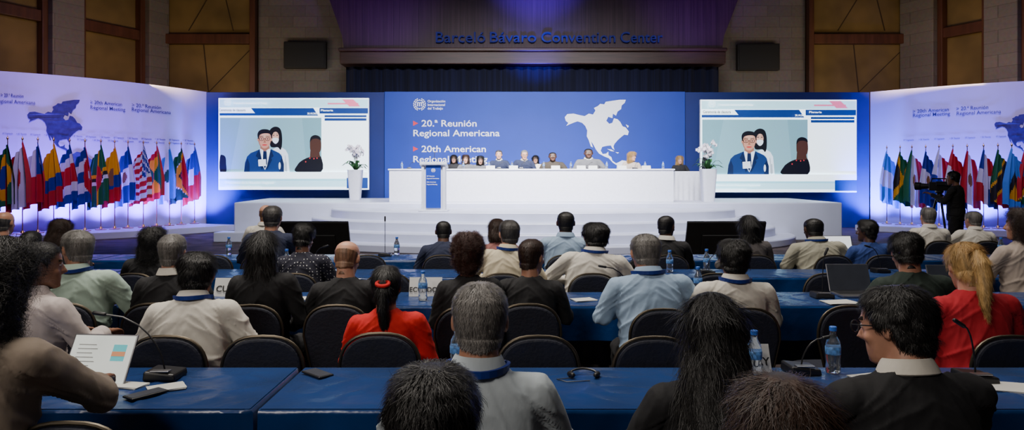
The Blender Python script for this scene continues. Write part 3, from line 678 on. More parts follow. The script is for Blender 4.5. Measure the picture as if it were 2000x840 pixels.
def hairmesh(style):
    if style in HAIR: return HAIR[style]
    mb=MB(); t={'short':.006,'full':.012,'long':.011,'longwavy':.018,'curlylong':.02,'pony':.010,'bun':.010,'curly':.024,'bald':.002,'buzz':.002,'bob':.014}[style]
    nz={'curly':.016,'longwavy':.010,'curlylong':.016,'bob':.006,'full':.007}.get(style,.0015)
    R=[];n=56; sunk=set(); zs=[-.12+.236*i/40 for i in range(41)]
    for rk,z in enumerate(zs):
        hw,yc,hd=hp(z); r=[]
        if z<-.04: hw,yc,hd=.066,-.004,.088
        for i in range(n):
            a=2*pi*i/n; ca,sa=cos(a),sin(a); p=2.2
            X=math.copysign(abs(ca)**(2/p),ca);Y=math.copysign(abs(sa)**(2/p),sa)
            zl=zline(sa,-.02 if style in('curly','bob') else 0)
            m=z>zl
            if style=='bald': m=m and z<.035-.02*sa and sa<.3
            e=t if m else -.02
            if m:
                edge=min(1,(z-zl)/.03); e=t*(.2+.8*edge)
                if sa>.3 and z<.07:e*=.5
                e+=edge*(nz*noise.noise(Vector((X*3,Y*3,z*26)))+nz*.5*noise.noise(Vector((X*7,Y*7,z*60))))
            else: sunk.add(rk*n+i)
            zz=z+(max(0,z)/.116)**2*(t if style!='bald' else -.004)
            r.append((X*(hw+e),yc+Y*(hd+e),zz))
        R.append(r)
    mb.rings(R)
    def curtain(prof,nz=.008,rip=.0015):
        R=[];pr=[]
        for a,b in zip(prof,prof[1:]):
            for k in range(4): pr.append(tuple(a[i]+(b[i]-a[i])*k/4 for i in range(4)))
        pr.append(prof[-1])
        for z,hw,yc,hd in pr:
            r=[]
            for i in range(72):
                a=2*pi*i/72; k=rip*sin(i*2.3+z*6)+nz*noise.noise(Vector((cos(a)*3,sin(a)*3,z*9)))
                r.append(((hw+k)*cos(a),yc+(hd+k)*sin(a),z))
            R.append(r)
        mb.rings(R)
    if style=='long': curtain([(.10,.045,-.03,.045),(.07,.072,-.03,.07),(.03,.084,-.032,.078),(-.03,.092,-.04,.076),(-.10,.10,-.052,.066),(-.18,.115,-.07,.058),(-.26,.115,-.085,.048),(-.34,.095,-.09,.035),(-.40,.05,-.09,.02)],.012)
    if style=='longwavy': curtain([(.105,.045,-.03,.045),(.07,.076,-.03,.072),(.02,.086,-.033,.080),(-.05,.096,-.042,.08),(-.12,.106,-.055,.074),(-.18,.104,-.07,.062),(-.24,.085,-.08,.05),(-.28,.045,-.08,.03)],.02,.004)
    if style=='curlylong': curtain([(.105,.045,-.03,.045),(.07,.080,-.03,.076),(.02,.096,-.033,.088),(-.05,.108,-.042,.088),(-.12,.118,-.055,.084),(-.20,.118,-.07,.072),(-.28,.10,-.085,.058),(-.35,.06,-.09,.035)],.034,.004)
    if style=='bob': curtain([(.10,.045,-.03,.045),(.06,.080,-.03,.076),(-.02,.088,-.035,.08),(-.08,.09,-.045,.07),(-.12,.078,-.05,.05),(-.14,.05,-.05,.03)],.008,.002)
    if style=='pony': mb.tube([(0,-.10,.03),(0,-.135,.035),(.005,-.155,-.01),(.008,-.155,-.08),(0,-.15,-.15),(-.005,-.145,-.22),(0,-.14,-.28)],[.022,.028,.036,.038,.032,.022,.006],14)
    if style=='bun': mb.ell((0,-.112,-.01),(.042,.036,.042)); mb.tube([(0,-.12,-.03),(0,-.13,-.1),(.01,-.12,-.2),(.01,-.12,-.30)],[.03,.033,.032,.008],12)
    tmp=mb.mesh('tmp',[BLACK],False)
    rs=random.Random(7); N_,L,lift,amp,fq=HSP[style]; polys=[p for p in tmp.polygons if len(p.vertices)==4 and not any(v in sunk for v in p.vertices)]
    acc=list(itertools.accumulate(p.area for p in polys)); V=tmp.vertices
    out=MB(); out.v=mb.v; out.f=mb.f; out.m=mb.m
    for k in range(N_):
        p=polys[min(len(polys)-1,bisect.bisect(acc,rs.random()*acc[-1]))]; a,b,c,d=[V[i].co for i in p.vertices]
        u,v=rs.random(),rs.random(); q=a.lerp(b,u).lerp(d.lerp(c,u),v); nn=p.normal
        rad=Vector((q.x,q.y+.02,0)); rad=rad.normalized() if rad.length>.005 else Vector((1,0,0))
        w_=max(0,min(1,(q.z-.03)/.07)); f=rad*w_+Vector((0,0,-1))*(1-w_*.7)+Vector((rs.gauss(0,.22),rs.gauss(0,.22),rs.gauss(0,.12)))
        f=f-nn*f.dot(nn)
        if f.length<.01: continue
        f.normalize(); sd=nn.cross(f); l=L*rs.uniform(.6,1.25); ph=rs.random()*6.3; lf=lift*rs.uniform(.1,1.3); wd=.0009 if L>.03 else .0007
        if q.z<-.04: l=min(l,max(.012,(q.z+.40))) if style in('long','curlylong') else l*.8 if L>.03 else l*.5
        ns=6 if amp>.01 else 5 if amp>.004 else 3; base=len(out.v)
        for i in range(ns+1):
            tt=i/ns; pos=q-nn*.001+f*(l*tt)+nn*(lf*sin(tt*2.2))+sd*(amp*(sin(fq*tt+ph)-sin(ph)))+nn*(amp*.6*(cos(fq*tt+ph)-cos(ph)) if amp>.009 else 0)
            ww=wd*(1-.75*tt); out.v.append(pos-sd*ww); out.v.append(pos+sd*ww)
        for i in range(ns):
            j=base+2*i; out.f.append([j,j+1,j+3,j+2]); out.m.append(0)
    me=out.mesh('hair_'+style,[BLACK],False,normals=False); me.polygons.foreach_set('use_smooth',[True]*len(me.polygons)); HAIR[style]=me; return me
SK={k:mat('skin_'+k,c,.5,var=.05,nscale=30) for k,c in (('light',(.58,.30,.20)),('tan',(.44,.215,.135)),('brown',(.24,.11,.065)),('dark',(.075,.033,.02)))}
EYEW=mat('eye_white',(.6,.58,.55),.3); LIP=mat('lips',(.30,.10,.08),.5); IRIS=mat('dark_brow',(.02,.012,.008),.5)
HM_={'black':hair_mat('black',(.008,.007,.007)),'brown':hair_mat('brown',(.035,.016,.009)),'auburn':hair_mat('auburn',(.055,.019,.013)),'grey':hair_mat('grey',(.19,.18,.17)),'dgrey':hair_mat('dark_grey',(.07,.065,.062)),'blonde':hair_mat('blonde',(.48,.30,.11)),'tan':hair_mat('thin_tan',(.22,.12,.07))}
CL={k:cloth_mat(k,c) for k,c in (('white',(.64,.61,.54)),('cream',(.60,.53,.38)),('pblue',(.30,.42,.58)),('pale',(.44,.50,.54)),('black',(.009,.009,.011)),('navy',(.012,.018,.05)),('blue',(.02,.05,.22)),('red',(.62,.010,.010)),('darkred',(.44,.008,.020)),('dgreen',(.018,.032,.025)),('mint',(.38,.50,.42)),('taupe',(.25,.20,.155)),('olive',(.34,.33,.26)),('plaid',(.10,.09,.09)),('beige',(.42,.35,.30)),('grey',(.12,.12,.13)),('camo',(.04,.03,.02)),('pink',(.54,.47,.45)),('chk',(.30,.12,.11)))}
def dots():
    m=cloth_mat('dotted',(.02,.02,.03)); nt=m.node_tree; b=nt.nodes['Principled BSDF']
    v=nt.nodes.new('ShaderNodeTexVoronoi'); v.inputs['Scale'].default_value=38; v.inputs['Randomness'].default_value=.2
    tc=nt.nodes.new('ShaderNodeTexCoord'); nt.links.new(tc.outputs['Object'],v.inputs['Vector'])
    lt=nt.nodes.new('ShaderNodeMath'); lt.operation='LESS_THAN'; lt.inputs[1].default_value=.22; nt.links.new(v.outputs['Distance'],lt.inputs[0])
    mx=nt.nodes.new('ShaderNodeMix'); mx.data_type='RGBA'; mx.inputs[6].default_value=(.015,.015,.03,1); mx.inputs[7].default_value=(.5,.5,.5,1)
    nt.links.new(lt.outputs[0],mx.inputs[0]); nt.links.new(mx.outputs[2],b.inputs['Base Color']); return m
CL['dots']=dots()
LANB=mat('blue_lanyard',(.008,.03,.24),.6)
def simple(mesh,name,parent,m,M=None):
    o=bpy.data.objects.new(name,mesh); COL.objects.link(o); o.parent=parent
    if M is not None: o.matrix_local=M
    for i,mm in enumerate(m if isinstance(m,list) else [m]):
        o.material_slots[i].link='OBJECT'; o.material_slots[i].material=mm
    return o
def mk_lan():
    mb=MB(); P=[]
    for i in range(20):
        a=-pi/2-pi*.8+2*pi*.8*i/19
        P.append((.088*cos(a),-.020+.088*sin(a),1.066+.012*cos(a)**2))
    P=[(.01,.15,.80),(-.05,.13,.92)]+P+[(.05,.13,.92),(.01,.15,.80)] if P[0][0]<0 else [(.01,.15,.80),(.05,.13,.92)]+P+[(-.05,.13,.92),(.01,.15,.80)]
    R=[]
    for k,p in enumerate(P):
        a=Vector(P[max(k-1,0)]);b=Vector(P[min(k+1,len(P)-1)]);t=(b-a).normalized();p=Vector(p)
        o=Vector((p.x,p.y+.018,0)); o=o.normalized() if o.length>0 else Vector((0,1,0)); u=t.cross(o).normalized()
        R.append([p+u*.011-o*.003,p+u*.011+o*.004,p-u*.011+o*.008,p-u*.011-o*.003])
    mb.rings(R); return mb.mesh('lanyard',[BLACK],False)
LAN=mk_lan()
mb=MB(); R=[]
for z,r_ in ((1.052,.072),(1.085,.066),(1.108,.063),(1.112,.067),(1.104,.072),(1.085,.081),(1.068,.087),(1.064,.083)):
    R.append([(r_*cos(2*pi*i/32),-.018+r_*sin(2*pi*i/32),z-(.022*max(0,sin(2*pi*i/32)))) for i in range(32)])
mb.rings(R,cap=False); COLLAR=mb.mesh('shirt_collar',[BLACK],True); COLLAR.polygons.foreach_set('use_smooth',[True]*len(COLLAR.polygons))
mb=MB()
for s in (-1,1):
    P=[(s*.033+.025*cos(a*pi/8),.106,.004+.019*sin(a*pi/8)) for a in range(17)]; mb.tube(P,.0022,6); mb.tube([(s*.057,.104,.012),(s*.082,.06,.012),(s*.086,-.01,.008)],.0022,6)
mb.tube([(-.009,.108,.008),(.009,.108,.008)],.0022,6); GLASS=mb.mesh('glasses',[BLACK],True)
def person(tk,x,y,z,rot,s,skin,cl,hair,hc,label,wide=1,lan=False,collar=False,gl=False,tr='black',cn='shirt',group='seated audience',ch=True,band=False):
    T=TM[tk]; o=bpy.data.objects.new('person',T['body']); COL.objects.link(o)
    for i,m in enumerate((SK[skin],EYEW,LIP,IRIS)): o.material_slots[i].link='OBJECT'; o.material_slots[i].material=m
    o.location=(x,y,z); o.rotation_euler=(0,0,rot); o.scale=(s*wide,s,s); top(o,label,'person',group)
    simple(T['cl'],cn,o,CL[cl]); simple(T['tr'],'trousers',o,CL[tr]); simple(T['shoe'],'shoes',o,BLACK)
    simple(hairmesh(hair),'hair',o,HM_[hc],M=T['HM'])
    if lan: simple(LAN,'lanyard',o,LANB,M=T['L'])
    if cn=='shirt' and hair in ('short','full','bald','buzz') and cl!='black': simple(COLLAR,'shirt_collar',o,CL[cl],M=T['L'])
    elif collar: simple(COLLAR,'shirt_collar',o,CL['white'],M=T['L'])
    if gl: simple(GLASS,'glasses',o,BLACK,M=T['HM'])
    if band:
        mb=MB(); mb.tube([(.036*cos(2*pi*i/16),-.125+.02*sin(2*pi*i/16),.035+.012*sin(2*pi*i/16)) for i in range(17)],.011,8); ob('hair_band',mb,CL['red'],o).matrix_local=T['HM']
    if ch: chair(x,y,z,rot)
    return o
def aud(px,Y,py,tk,skin,cl,hair,hc,label,rot=0,**k):
    tz=HC-(py-HY)*Y/F
    T=TM[tk]; ht=(T['HM']@Vector((0,0,.116)))
    s=tz/(ht.z+.006); wd=k.get('wide',1)
    x=PX(px,Y+ht.y*s)-ht.x*s*wd*cos(rot)+ht.y*s*sin(rot)
    return person(tk,x,Y,0,rot,s,skin,cl,hair,hc,label,**k)
aud(845,1.32,728,'lap','tan','black','full','black','seated person with short black hair and dark top')
aud(1525,1.27,752,'lap','tan','black','bob','brown','seated person with brown hair and dark top')
aud(938,2.15,556,'table','tan','pale','short','grey','seated man with grey hair, pale shirt and blue lanyard',lan=True,wide=1.04)
aud(1386,2.15,588,'down','tan','black','long','black','seated woman with long straight black hair and black jacket',wide=1.0,cn='jacket')
aud(1738,2.1,575,'aside','light','black','full','black','seated man in black jacket and glasses, hands around a phone',gl=True,cn='jacket',rot=0,wide=1.08,collar=True)
aud(0,2.12,492,'reach','brown','taupe','curlylong','black','seated woman with curly dark hair reaching toward a tablet',cn='jacket',rot=.02,wide=.9)
aud(88,3.62,474,'right','brown','pink','short','black','seated man with black hair and pale pink shirt, turned slightly',rot=-.3)
aud(388,3.62,500,'lean','tan','white','full','black','seated man with black hair, white shirt and blue lanyard',lan=True,wide=1.1)
aud(755,3.68,521,'lap','tan','red','bun','black','seated woman in red top, dark hair tied with red band',wide=.98,cn='blouse',band=True)
aud(1878,3.62,480,'down','light','darkred','pony','blonde','seated woman in a red jacket with blonde ponytail',cn='jacket')
aud(1259,4.32,461,'lean','tan','pblue','short','grey','seated man with grey hair, light blue shirt and blue lanyard',lan=True,wide=1.15)
aud(1433,4.35,470,'table','tan','white','full','black','seated man with black hair, white shirt and blue lanyard',lan=True,wide=1.12)
aud(1765,4.4,460,'down','tan','dgreen','full','black','seated man with black hair and dark green jacket',cn='jacket',wide=1.1)
aud(515,4.45,452,'lap','tan','black','long','black','seated woman with long black hair and black jacket',cn='jacket',wide=.92)
aud(682,4.45,474,'down','light','black','bald','tan','seated bald man in a black jacket',cn='jacket',wide=1.04)
aud(914,4.4,463,'lap','light','black','curly','auburn','seated woman with curly auburn hair and dark top',cn='blouse',wide=.9)
aud(1040,4.48,468,'right','tan','black','short','brown','seated man with short brown hair and dark suit, head turned',cn='jacket',wide=.98)
aud(338,4.5,458,'lap','light','black','short','grey','seated man with grey hair and dark suit',cn='jacket',collar=True)
aud(152,4.5,450,'left','tan','mint','short','grey','seated man with grey hair, glasses and pale green shirt',gl=True,lan=True,rot=.15,wide=1.1)
aud(300,5.85,447,'table','tan','black','longwavy','black','seated woman with thick black hair and dark jacket',cn='jacket')
aud(597,5.85,440,'down','brown','dots','full','black','seated woman with dark hair and dotted dark dress',cn='dress')
aud(995,5.85,431,'elbow','light','cream','short','dgrey','seated man with greying hair, cream shirt and blue lanyard',lan=True,wide=1.05)
aud(1163,5.85,437,'elbow','tan','white','full','black','seated man with black hair, white shirt and blue lanyard',lan=True,wide=1.25)
aud(533,7.2,402,'table','tan','navy','short','dgrey','seated man with grey hair and navy suit',cn='jacket',wide=1.1)
aud(866,7.2,433,'lean','dark','navy','buzz','black','seated man with cropped black hair and navy suit',cn='jacket',wide=1.1)
aud(972,7.2,431,'down','brown','chk','bob','brown','seated woman with brown hair and checked red top')
aud(1105,7.2,413,'table','dark','pblue','buzz','black','seated man with cropped black hair and light blue shirt',wide=1.15)
aud(1302,7.2,421,'right','dark','black','buzz','black','seated man with shaved head and dark suit',cn='jacket',collar=True,wide=1.1)
aud(1462,7.2,421,'table','brown','plaid','long','black','seated woman with long black hair and plaid top')
aud(1587,7.2,428,'lean','dark','olive','buzz','black','seated man with cropped hair, olive shirt and lanyard',lan=True,wide=1.3)
aud(1692,7.2,430,'left','dark','blue','full','black','seated person with dark hair and blue jacket',cn='jacket')
aud(520,8.8,400,'table','light','white','bald','tan','seated balding man in a white shirt')
aud(1812,8.8,405,'table','light','white','short','grey','seated man with grey hair and white shirt',wide=1.1)
aud(1900,8.8,413,'elbow','tan','white','short','grey','seated man with short grey hair and white shirt',wide=1.15)
aud(1992,5.85,410,'left','tan','beige','longwavy','brown','seated woman with brown hair and beige top')
aud(10,7.2,413,'table','tan','black','bald','dgrey','seated balding man in dark clothing')
aud(124,7.2,432,'down','light','black','longwavy','brown','seated woman with brown hair and dark top')
aud(62,5.85,452,'table','tan','black','short','black','seated man with black hair and dark jacket',cn='jacket')
for px,Y in ((545,3.62),(1045,3.62),(1255,3.6),(225,2.42),(487,4.45),(1620,4.42),(870,3.65+.8),(720,7.2),(765,5.85),(850,5.85),(1212,7.2),(1150,5.1+.75),(300,4.45),(1600,5.85),(1700,5.85),(1930,7.2),(1500,5.85),(1990,3.62),(585,4.5+1.35),(195,7.2),(1380,5.85),(265,5.85-1.4),(1250,5.85),(1850,5.85),(430,7.2)):
    x=PX(px,Y)
    if all(abs(a-x)>.44 or abs(b-Y)>.4 for a,b in CH) or px==225: chair(x,Y,0,random.uniform(-.12,.12))
def pan(px,Y,py,tk,skin,cl,hair,hc,label,z=1.0,**k):
    tz=HC-(py-HY)*Y/F-z; person(tk,PX(px,Y),Y,z,pi,tz/1.330,skin,cl,hair,hc,label,group='stage panel',**k)
pan(888,20.75,302,'table','tan','black','long','black','seated woman with long black hair and dark blouse behind table')
pan(911,20.5,303,'table','light','grey','longwavy','brown','seated woman with brown hair and grey jacket behind table',cn='jacket')
pan(937,20.6,304,'lean','tan','grey','longwavy','black','seated woman with black hair and light top behind table')
pan(976,20.5,293,'table','light','navy','short','dgrey','seated man in a navy suit at the panel table',cn='jacket',collar=True,wide=1.08)
pan(1022,20.5,292,'lean','light','navy','short','grey','seated man in navy suit and black glasses at panel table',cn='jacket',gl=True,collar=True,wide=1.1)
pan(1047,21.15,303,'table','tan','white','long','black','seated woman with black hair and white jacket behind the panel',cn='jacket')
pan(1081,20.5,297,'table','dark','camo','buzz','black','seated man with shaved head and dark jacket at panel table',cn='jacket',wide=1.35)
pan(1151,20.5,290,'table','dark','grey','buzz','black','seated man in a grey suit at the panel table',cn='jacket',collar=True,wide=1.4)
pan(1232,20.5,297,'left','light','beige','longwavy','blonde','seated woman with blonde hair, glasses and beige jacket',cn='jacket',gl=True)
pan(1328,22.1,305,'table','light','black','longwavy','blonde','seated woman with blonde hair and dark jacket behind side table',cn='jacket')
YC=12.6; xo=PX(1868,YC)
opr=person('stand',xo,YC,0,.75,(HC-(333-HY)*YC/F)/1.735,'brown','black','short','black','standing camera operator in black with headphones behind video camera',ch=False,group=None,wide=1.1)
mb=MB()
mb.tube([(.095*cos(pi*i/12),-.01,.02+.12*sin(pi*i/12)) for i in range(13)],.008,8)
for s in (-1,1): mb.cap((s*.085,-.01,0),(s*.105,-.01,0),.035,.03)
simple(mb.mesh('headphones',[BLACK],True),'headphones',opr,BLACK,M=TM['stand']['HM'])
vx,vy=PX(1838,YC+.45),YC+.5
tp=link('tripod',None,loc=(vx,vy,0)); top(tp,'black tripod with spread legs under the video camera','tripod')
for k in range(3):
    a=2*pi*k/3+.5; mb=MB(); mb.tube([(.04*cos(a),.04*sin(a),1.28),(.36*cos(a),.36*sin(a),0)],[.022,.014]); ob('leg',mb,BLACK,tp)
mb=MB(); mb.rev([(1.2,.05),(1.3,.06),(1.36,.04),(1.38,.07),(1.41,.07)],14); ob('head',mb,BLACK,tp,smooth=True)
mb=MB(); mb.tube([(0,0,1.36),(.12,-.22,1.22)],.01); ob('pan_handle',mb,BLACK,tp)
vc=link('video_camera',None,loc=(vx,vy,1.41),rot=(0,0,.75)); top(vc,'black professional video camera mounted on a tripod','camera')
mb=MB(); mb.box(-.06,.06,-.2,.16,0,.16); ob('camera_body',mb,BLACK,vc,bevel=.012)
mb=MB(); mb.M=Matrix.Rotation(-pi/2,4,'X'); mb.rev([(.14,.045),(.2,.048),(.3,.055),(.31,.07),(.4,.075)],18,(0,-.08,0)); ob('lens',mb,BLACK,vc,smooth=True)
mb=MB(); mb.tube([(0,.14,.15),(0,.12,.22),(0,-.1,.22),(0,-.16,.15)],.012); ob('handle',mb,BLACK,vc)
mb=MB(); mb.box(-.13,-.07,-.14,.02,.1,.17); mb.box(-.15,-.05,-.2,-.14,.09,.18); ob('viewfinder',mb,BLACK,vc,bevel=.006)
# ------------------------------------------------------------------ stage monitors
for px0,px1 in ((555,690),(1332,1482)):
    Y=12.4; x0,x1=PX(px0,Y),PX(px1,Y); c=(x0+x1)/2; w=(x1-x0)/2
    r=link('floor_monitor',None,loc=(c,Y,0)); top(r,'large black flat monitor tilted back on a low floor stand','monitor','floor monitors')
    mb=MB(); mb.M=Matrix.Rotation(radians(22),4,'X'); mb.box(-w,w,-.03,.03,.22,.98); ob('monitor_housing',mb,BLACK,r,bevel=.015)
    mb=MB(); mb.M=Matrix.Rotation(radians(22),4,'X'); mb.box(-w*.6,w*.6,-.06,-.03,.35,.75); ob('rear_cover',mb,BLACK,r,bevel=.02)
    mb=MB(); mb.box(-w*.7,w*.7,-.35,.3,0,.05); mb.box(-.25,.25,-.2,-.02,.05,.4); ob('stand',mb,BLACK,r,bevel=.01)
# ------------------------------------------------------------------ table objects
r=link('water_bottle',None); r['label']='clear plastic water bottle with blue label and cap'; r['category']='bottle'; r['group']='water bottles'; B0=r
mb=MB(); mb.rev([(0,.026),(.006,.031),(.03,.032),(.05,.029),(.07,.032),(.12,.032),(.145,.028),(.17,.014),(.19,.013)],20); ob('bottle_body',mb,BOTTLE,r,smooth=True)
mb=MB(); mb.rev([(.085,.0325),(.086,.0332),(.118,.0332),(.119,.0325)],20); ob('bottle_label',mb,BLABEL,r,smooth=True)
mb=MB(); mb.rev([(.188,.016),(.205,.016),(.207,.014)],16); ob('bottle_cap',mb,BCAP,r,smooth=True)
bu=False
for px,Y in ((1627,3.18),(1473,3.1),(826,5.1),(1363,5.35),(775,8.1),(447,8.1),(1308,6.6),(893,3.2),(1255,8.1),(1955,8.05),(1380,6.7),(560,6.7)):
    loc=(PX(px,Y),Y,TT)
    if not bu: B0.location=loc; bu=True
    else: dup(B0,loc)
for px,Y in ((785,19.55),(835,19.55),(905,19.6),(955,19.55),(1000,19.6),(1062,19.55),(1115,19.6),(1185,19.55),(1260,19.55),(1295,19.6)): dup(B0,(PX(px,Y),Y,1.9))
def mic(px,Y,tx,ty,z=TT,lab='black conference microphone unit with bent gooseneck on table'):
    r=link('conference_microphone',None,loc=(PX(px,Y),Y,z)); top(r,lab,'microphone','desk microphones')
    mb=MB(); mb.prism([(-.07,0),(.07,0),(.065,.03),(-.065,.042)],-.06,.07); ob('base',mb,BLACK,r,bevel=.008)
    mb=MB(); mb.box(-.04,.04,-.055,-.02,.038,.044); ob('control_panel',mb,STEEL,r,bevel=.002)
    mb=MB(); P=[(tx*(t**1.6),0,.035+ty*sin(t*pi/2)) for t in (0,.15,.3,.45,.6,.8,1)]; mb.tube(P,.0038,8); ob('gooseneck',mb,BLACK,r,smooth=True)
    mb=MB(); p=Vector(P[-1]); q=p+(p-Vector(P[-2])).normalized()*.045; mb.cap(p,q,.009,.009); ob('microphone_head',mb,BLACK,r,smooth=True)
mic(322,3.1,-.26,.24); mic(752,8.0,0,.36); mic(1232,5.1,-.18,.2); mic(1606,5.2,.02,.28); mic(1380,6.5,.12,.16); mic(1565,3.18,.1,.12); mic(1905,3.05,-.05,.2); mic(610,6.6,.1,.2); mic(1720,6.6,-.1,.2); mic(350,5.2,.05,.25)
for px in (800,975,1018,1090,1150,1240): mic(px,19.75,.06,.14,1.9)
def card(px,Y,s,z=TT,w=.30,h=.11,lab='white folded name card with black letters on table',size=.07):
    r=link('name_card',None,loc=(PX(px,Y),Y,z)); top(r,lab,'name card','name cards')
    mb=MB(); mb.add([(-w/2,-.05,0),(w/2,-.05,0),(w/2,0,h),(-w/2,0,h),(-w/2,.05,0),(w/2,.05,0)],[(0,1,2,3),(3,2,5,4)]); ob('card',mb,CARDW,r,normals=False)
    if s: txt(s,size,INK,(0,-.042,.035),0,r,'card_lettering',.015,'CENTER',.0005,rx=66)
card(448,5.3,'CUBA',w=.2,h=.13,size=.065); card(832,5.3,'ECUADOR',w=.24,h=.135,size=.050); card(1446,3.22,'URUGUAY',w=.25,h=.12,size=.05)
for px in (958,1003,1085,1135,1158,1215,1262): card(px,19.5,'',1.9,.24,.09,'small white name card on the panel table')
def laptop(px,Y,rot,m,lab,tilt=20,w=.32,z=TT):
    r=link('laptop',None,loc=(PX(px,Y),Y,z),rot=(0,0,rot)); top(r,lab,'laptop')
    mb=MB(); mb.box(-w/2,w/2,-.22,0,0,.016); ob('keyboard_base',mb,STEEL,r,bevel=.004)
    T=Matrix.Translation((0,0,.016))@Matrix.Rotation(radians(-tilt),4,'X')
    mb=MB(); mb.M=T; mb.box(-w/2,w/2,0,.008,0,.21); ob('lid',mb,STEEL,r,bevel=.003)
    mb=MB(); mb.M=T; mb.box(-w/2+.008,w/2-.008,-.001,0,.008,.202); ob('display',mb,m,r)
    mb=MB(); mb.box(-w/2+.02,w/2-.02,-.12,-.02,.016,.018); ob('keyboard',mb,BLACK,r)
LIT=em('lit_document',(.62,.66,.62),.7); DKS=mat('dark_screen',(.03,.035,.05),.5)
laptop(1662,5.4,0,DKS,'open silver laptop with dark screen on a blue table')
laptop(1640,8.15,0,em('lit_white',(.75,.8,.85),.9),'open laptop with a bright screen on a blue table')
laptop(1860,5.35,0,DKS,'open dark laptop on a blue table')
def slab(px,Y,rz,w,d,h,name,lab,cat,m=BLACK,grp=None):
    r=link(name,None,loc=(PX(px,Y),Y,TT+.002),rot=(0,0,rz)); top(r,lab,cat,grp)
    mb=MB(); mb.box(-w/2,w/2,-d/2,d/2,0,h); ob('case',mb,m,r,bevel=.004)
    mb=MB(); mb.box(-w/2+.006,w/2-.006,-d/2+.006,d/2-.006,h,h+.001); ob('glass_face',mb,DKS,r)
slab(843,3.12,.1,.16,.22,.01,'tablet','dark grey tablet lying flat beside a water bottle','tablet',mat('grey_shell',(.12,.12,.125),.4))
r=link('tablet',None,loc=(PX(178,3.0),3.0,TT),rot=(0,0,-.1)); top(r,'large tablet propped on a stand showing a white document','tablet')
T=Matrix.Rotation(radians(-28),4,'X')
mb=MB(); mb.M=T; mb.box(-.145,.145,0,.007,0,.215); ob('tablet_body',mb,STEEL,r,bevel=.003)
mb=MB(); mb.M=T; mb.box(-.138,.138,-.001,0,.007,.208,0); mb.box(.05,.11,-.002,-.001,.1,.17,1); mb.box(.05,.11,-.003,-.002,.12,.14,2)
for k in range(8): mb.box(-.11,-.02-.01*(k%3),-.002,-.001,.04+.018*k,.043+.018*k,3)
ob('tablet_display',mb,[LIT,em('doc_cyan',(.1,.5,.55),.5),em('doc_orange',(.6,.25,.12),.5),mat('doc_grey',(.3,.3,.3),.6)],r)
mb=MB(); mb.box(-.1,.1,-.16,-.0,0,.008); ob('keyboard_cover',mb,BLACK,r)
def papers(px,Y,rot,w,d,lab,m=PAPER,z=TT,name='notepad',cat='paper'):
    r=MB()
    for k in range(3): r.M=Matrix.Rotation(.05*k,4,'Z'); r.box(-w/2,w/2,-d/2,d/2,.002*k,.002*k+.0022)
    o=ob(name,r,m,loc=(PX(px,Y),Y,z),rot=(0,0,rot)); top(o,lab,cat); return o
papers(325,2.95,.5,.14,.1,'crumpled white paper napkins on a blue table',name='paper_sheets')
papers(590,5.15,.1,.2,.14,'open white notepad on a blue table'); papers(1640,5.0,.1,.22,.15,'white papers beside a laptop',name='paper_sheets')
papers(1700,3.1,.2,.16,.1,'white papers on a blue table in front of a person',name='paper_sheets'); papers(700,5.05,-.2,.2,.14,'white sheet of paper on a blue table',name='paper_sheets')
papers(1140,5.1,.3,.16,.12,'white sheet of paper on a blue table',name='paper_sheets'); papers(255,2.98,-.3,.12,.08,'small white notepad beside a phone')
papers(1975,2.95,-.4,.22,.15,'white tablet case lying on a blue table',name='tablet_case',cat='case')
mb=MB(); mb.tube([(.06*cos(pi*i/10),.045*sin(pi*i/10),.012+.012*sin(pi*i/10)) for i in range(11)],.005,8); mb.cap((.06,0,.012),(.05,-.025,.014),.013,.011); mb.cap((-.06,0,.012),(-.05,-.025,.014),.013,.011); mb.tube([(-.05,-.03,.004),(-.12,-.05,.003),(-.08,-.09,.003),(.02,-.07,.003)],.002,6)
top(ob('headset',mb,BLACK,loc=(PX(1140,3.12),3.12,TT),smooth=True),'small black earphone set lying on blue tablecloth','headset')
for px,Y,rz in ((285,2.85,-.6),(1552,2.80,.2),(1330,5.1,.3),(620,3.15,.8)): slab(px,Y,rz,.074,.15,.009,'mobile_phone','black mobile phone lying on a blue table','phone',BLACK,'mobile phones')
# ------------------------------------------------------------------ lights
def area(name,loc,tgt,sx,sy,p,c=(1,1,1),spread=180):
    l=bpy.data.lights.new(name,'AREA'); l.shape='RECTANGLE'; l.size=sx; l.size_y=sy; l.energy=p; l.color=c; l.spread=radians(spread)
    o=bpy.data.objects.new(name,l); COL.objects.link(o); o.location=loc; o.rotation_euler=(Vector(tgt)-Vector(loc)).to_track_quat('-Z','Y').to_euler(); return o
def spot(name,loc,tgt,p,c,ang=60,blend=.8,r=.15):
    l=bpy.data.lights.new(name,'SPOT'); l.energy=p; l.color=c; l.spot_size=radians(ang); l.spot_blend=blend; l.shadow_soft_size=r
    o=bpy.data.objects.new(name,l); COL.objects.link(o); o.location=loc; o.rotation_euler=(Vector(tgt)-Vector(loc)).to_track_quat('-Z','Y').to_euler(); return o
area('stage_light',(.5,12.5,8.8),(.5,20.5,1.5),9,1,1250,(.92,.93,1),80)
area('panel_light',(.5,15.5,6.5),(.5,20.6,2.2),5,.6,140,(1,.95,.92),50)
area('house_light',(-2.5,5.5,9.2),(-1.5,6,0),4,3,330,(1,.92,.82),100)
area('house_light',(3.5,7.5,9.4),(3,8,0),4,3,170,(1,.92,.84),100)
area('rear_fill_light',(-3.5,-2.2,5.4),(.5,5,.9),3,1,75,(1,.90,.80),100)  # unseen fill light, added behind the camera to brighten the audience's backs
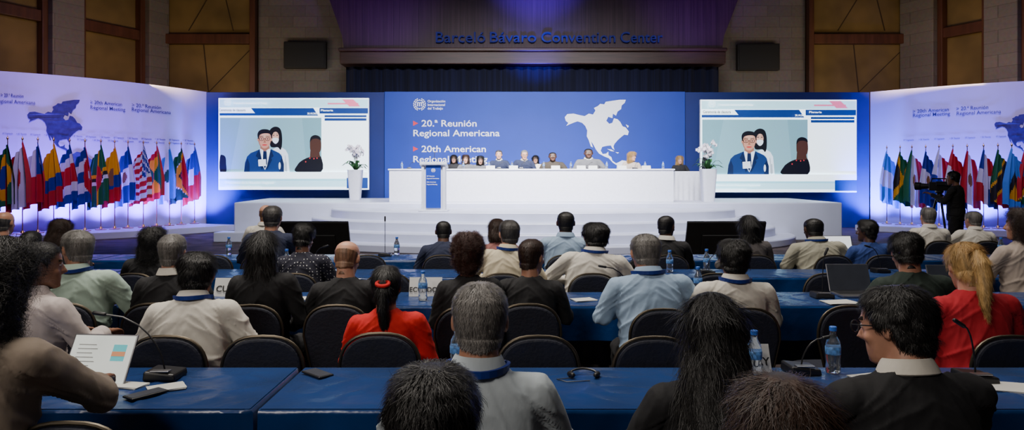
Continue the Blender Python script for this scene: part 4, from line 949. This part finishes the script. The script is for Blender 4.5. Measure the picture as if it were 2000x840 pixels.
area('wall_wash',(-11,22,4.9),(-14.5,26.5,9),3,1,80,(1,.72,.38)); area('wall_wash',(13,22.5,4.9),(16,26.5,9),3,1,80,(1,.72,.38))
area('wall_wash',(-8.5,24.7,4.9),(-8.5,28,8),4,.6,34,(1,.84,.70)); area('wall_wash',(10,24.7,4.9),(10,28,8),4,.6,34,(1,.84,.70))
spot('canopy_spot',(.9,20.8,5.6),(.9,25.6,9.4),6500,(.12,.02,1),46,1)
spot('canopy_spot',(.9,23.9,4.8),(.9,25.6,6.4),900,(.06,.03,1),80,1)
spot('canopy_spot',(-4.0,22,5),(-4.8,25.6,8.6),600,(.3,.03,1),70,1); spot('canopy_spot',(6,22,5),(6.6,25.6,8.6),600,(.3,.03,1),70,1)
spot('backdrop_uplight',(PX(408,23),22.9,.3),(PX(412,24),24,2),1800,(.03,.1,1),90,1); spot('backdrop_uplight',(PX(1688,23),22.9,.3),(PX(1690,24),24,2),1800,(.03,.1,1),90,1)
for px in (30,120,200,270,340,385):
    p,d=curve_at(LC,px); q=p+towards(d)*.55; spot('uplight',(q.x,q.y,.25),(p.x,p.y,1.9),1350,(.13,.035,1),120,1)
for px in (1715,1780,1850,1920,1985):
    p,d=curve_at(RC,px); q=p+towards(d)*.55; spot('uplight',(q.x,q.y,.25),(p.x,p.y,1.9),1150,(.07,.06,1),120,1)
area('banner_wash',(-9,15,8.5),(-12.5,21,2.5),2,1,130,(.72,.50,1),80); area('banner_wash',(11,16,8.5),(14.5,22,2.5),2,1,120,(.68,.55,1),80)
w=bpy.data.worlds.new('World'); bpy.context.scene.world=w; w.use_nodes=True; w.node_tree.nodes['Background'].inputs[0].default_value=(.5,.55,.7,1); w.node_tree.nodes['Background'].inputs[1].default_value=.04
cam=bpy.data.cameras.new('camera'); cam.lens=25.2; cam.sensor_width=36; cam.shift_y=-.035; cam.clip_start=.05
co=bpy.data.objects.new('camera',cam); COL.objects.link(co); co.location=(0,0,HC); co.rotation_euler=(radians(90),0,0); bpy.context.scene.camera=co
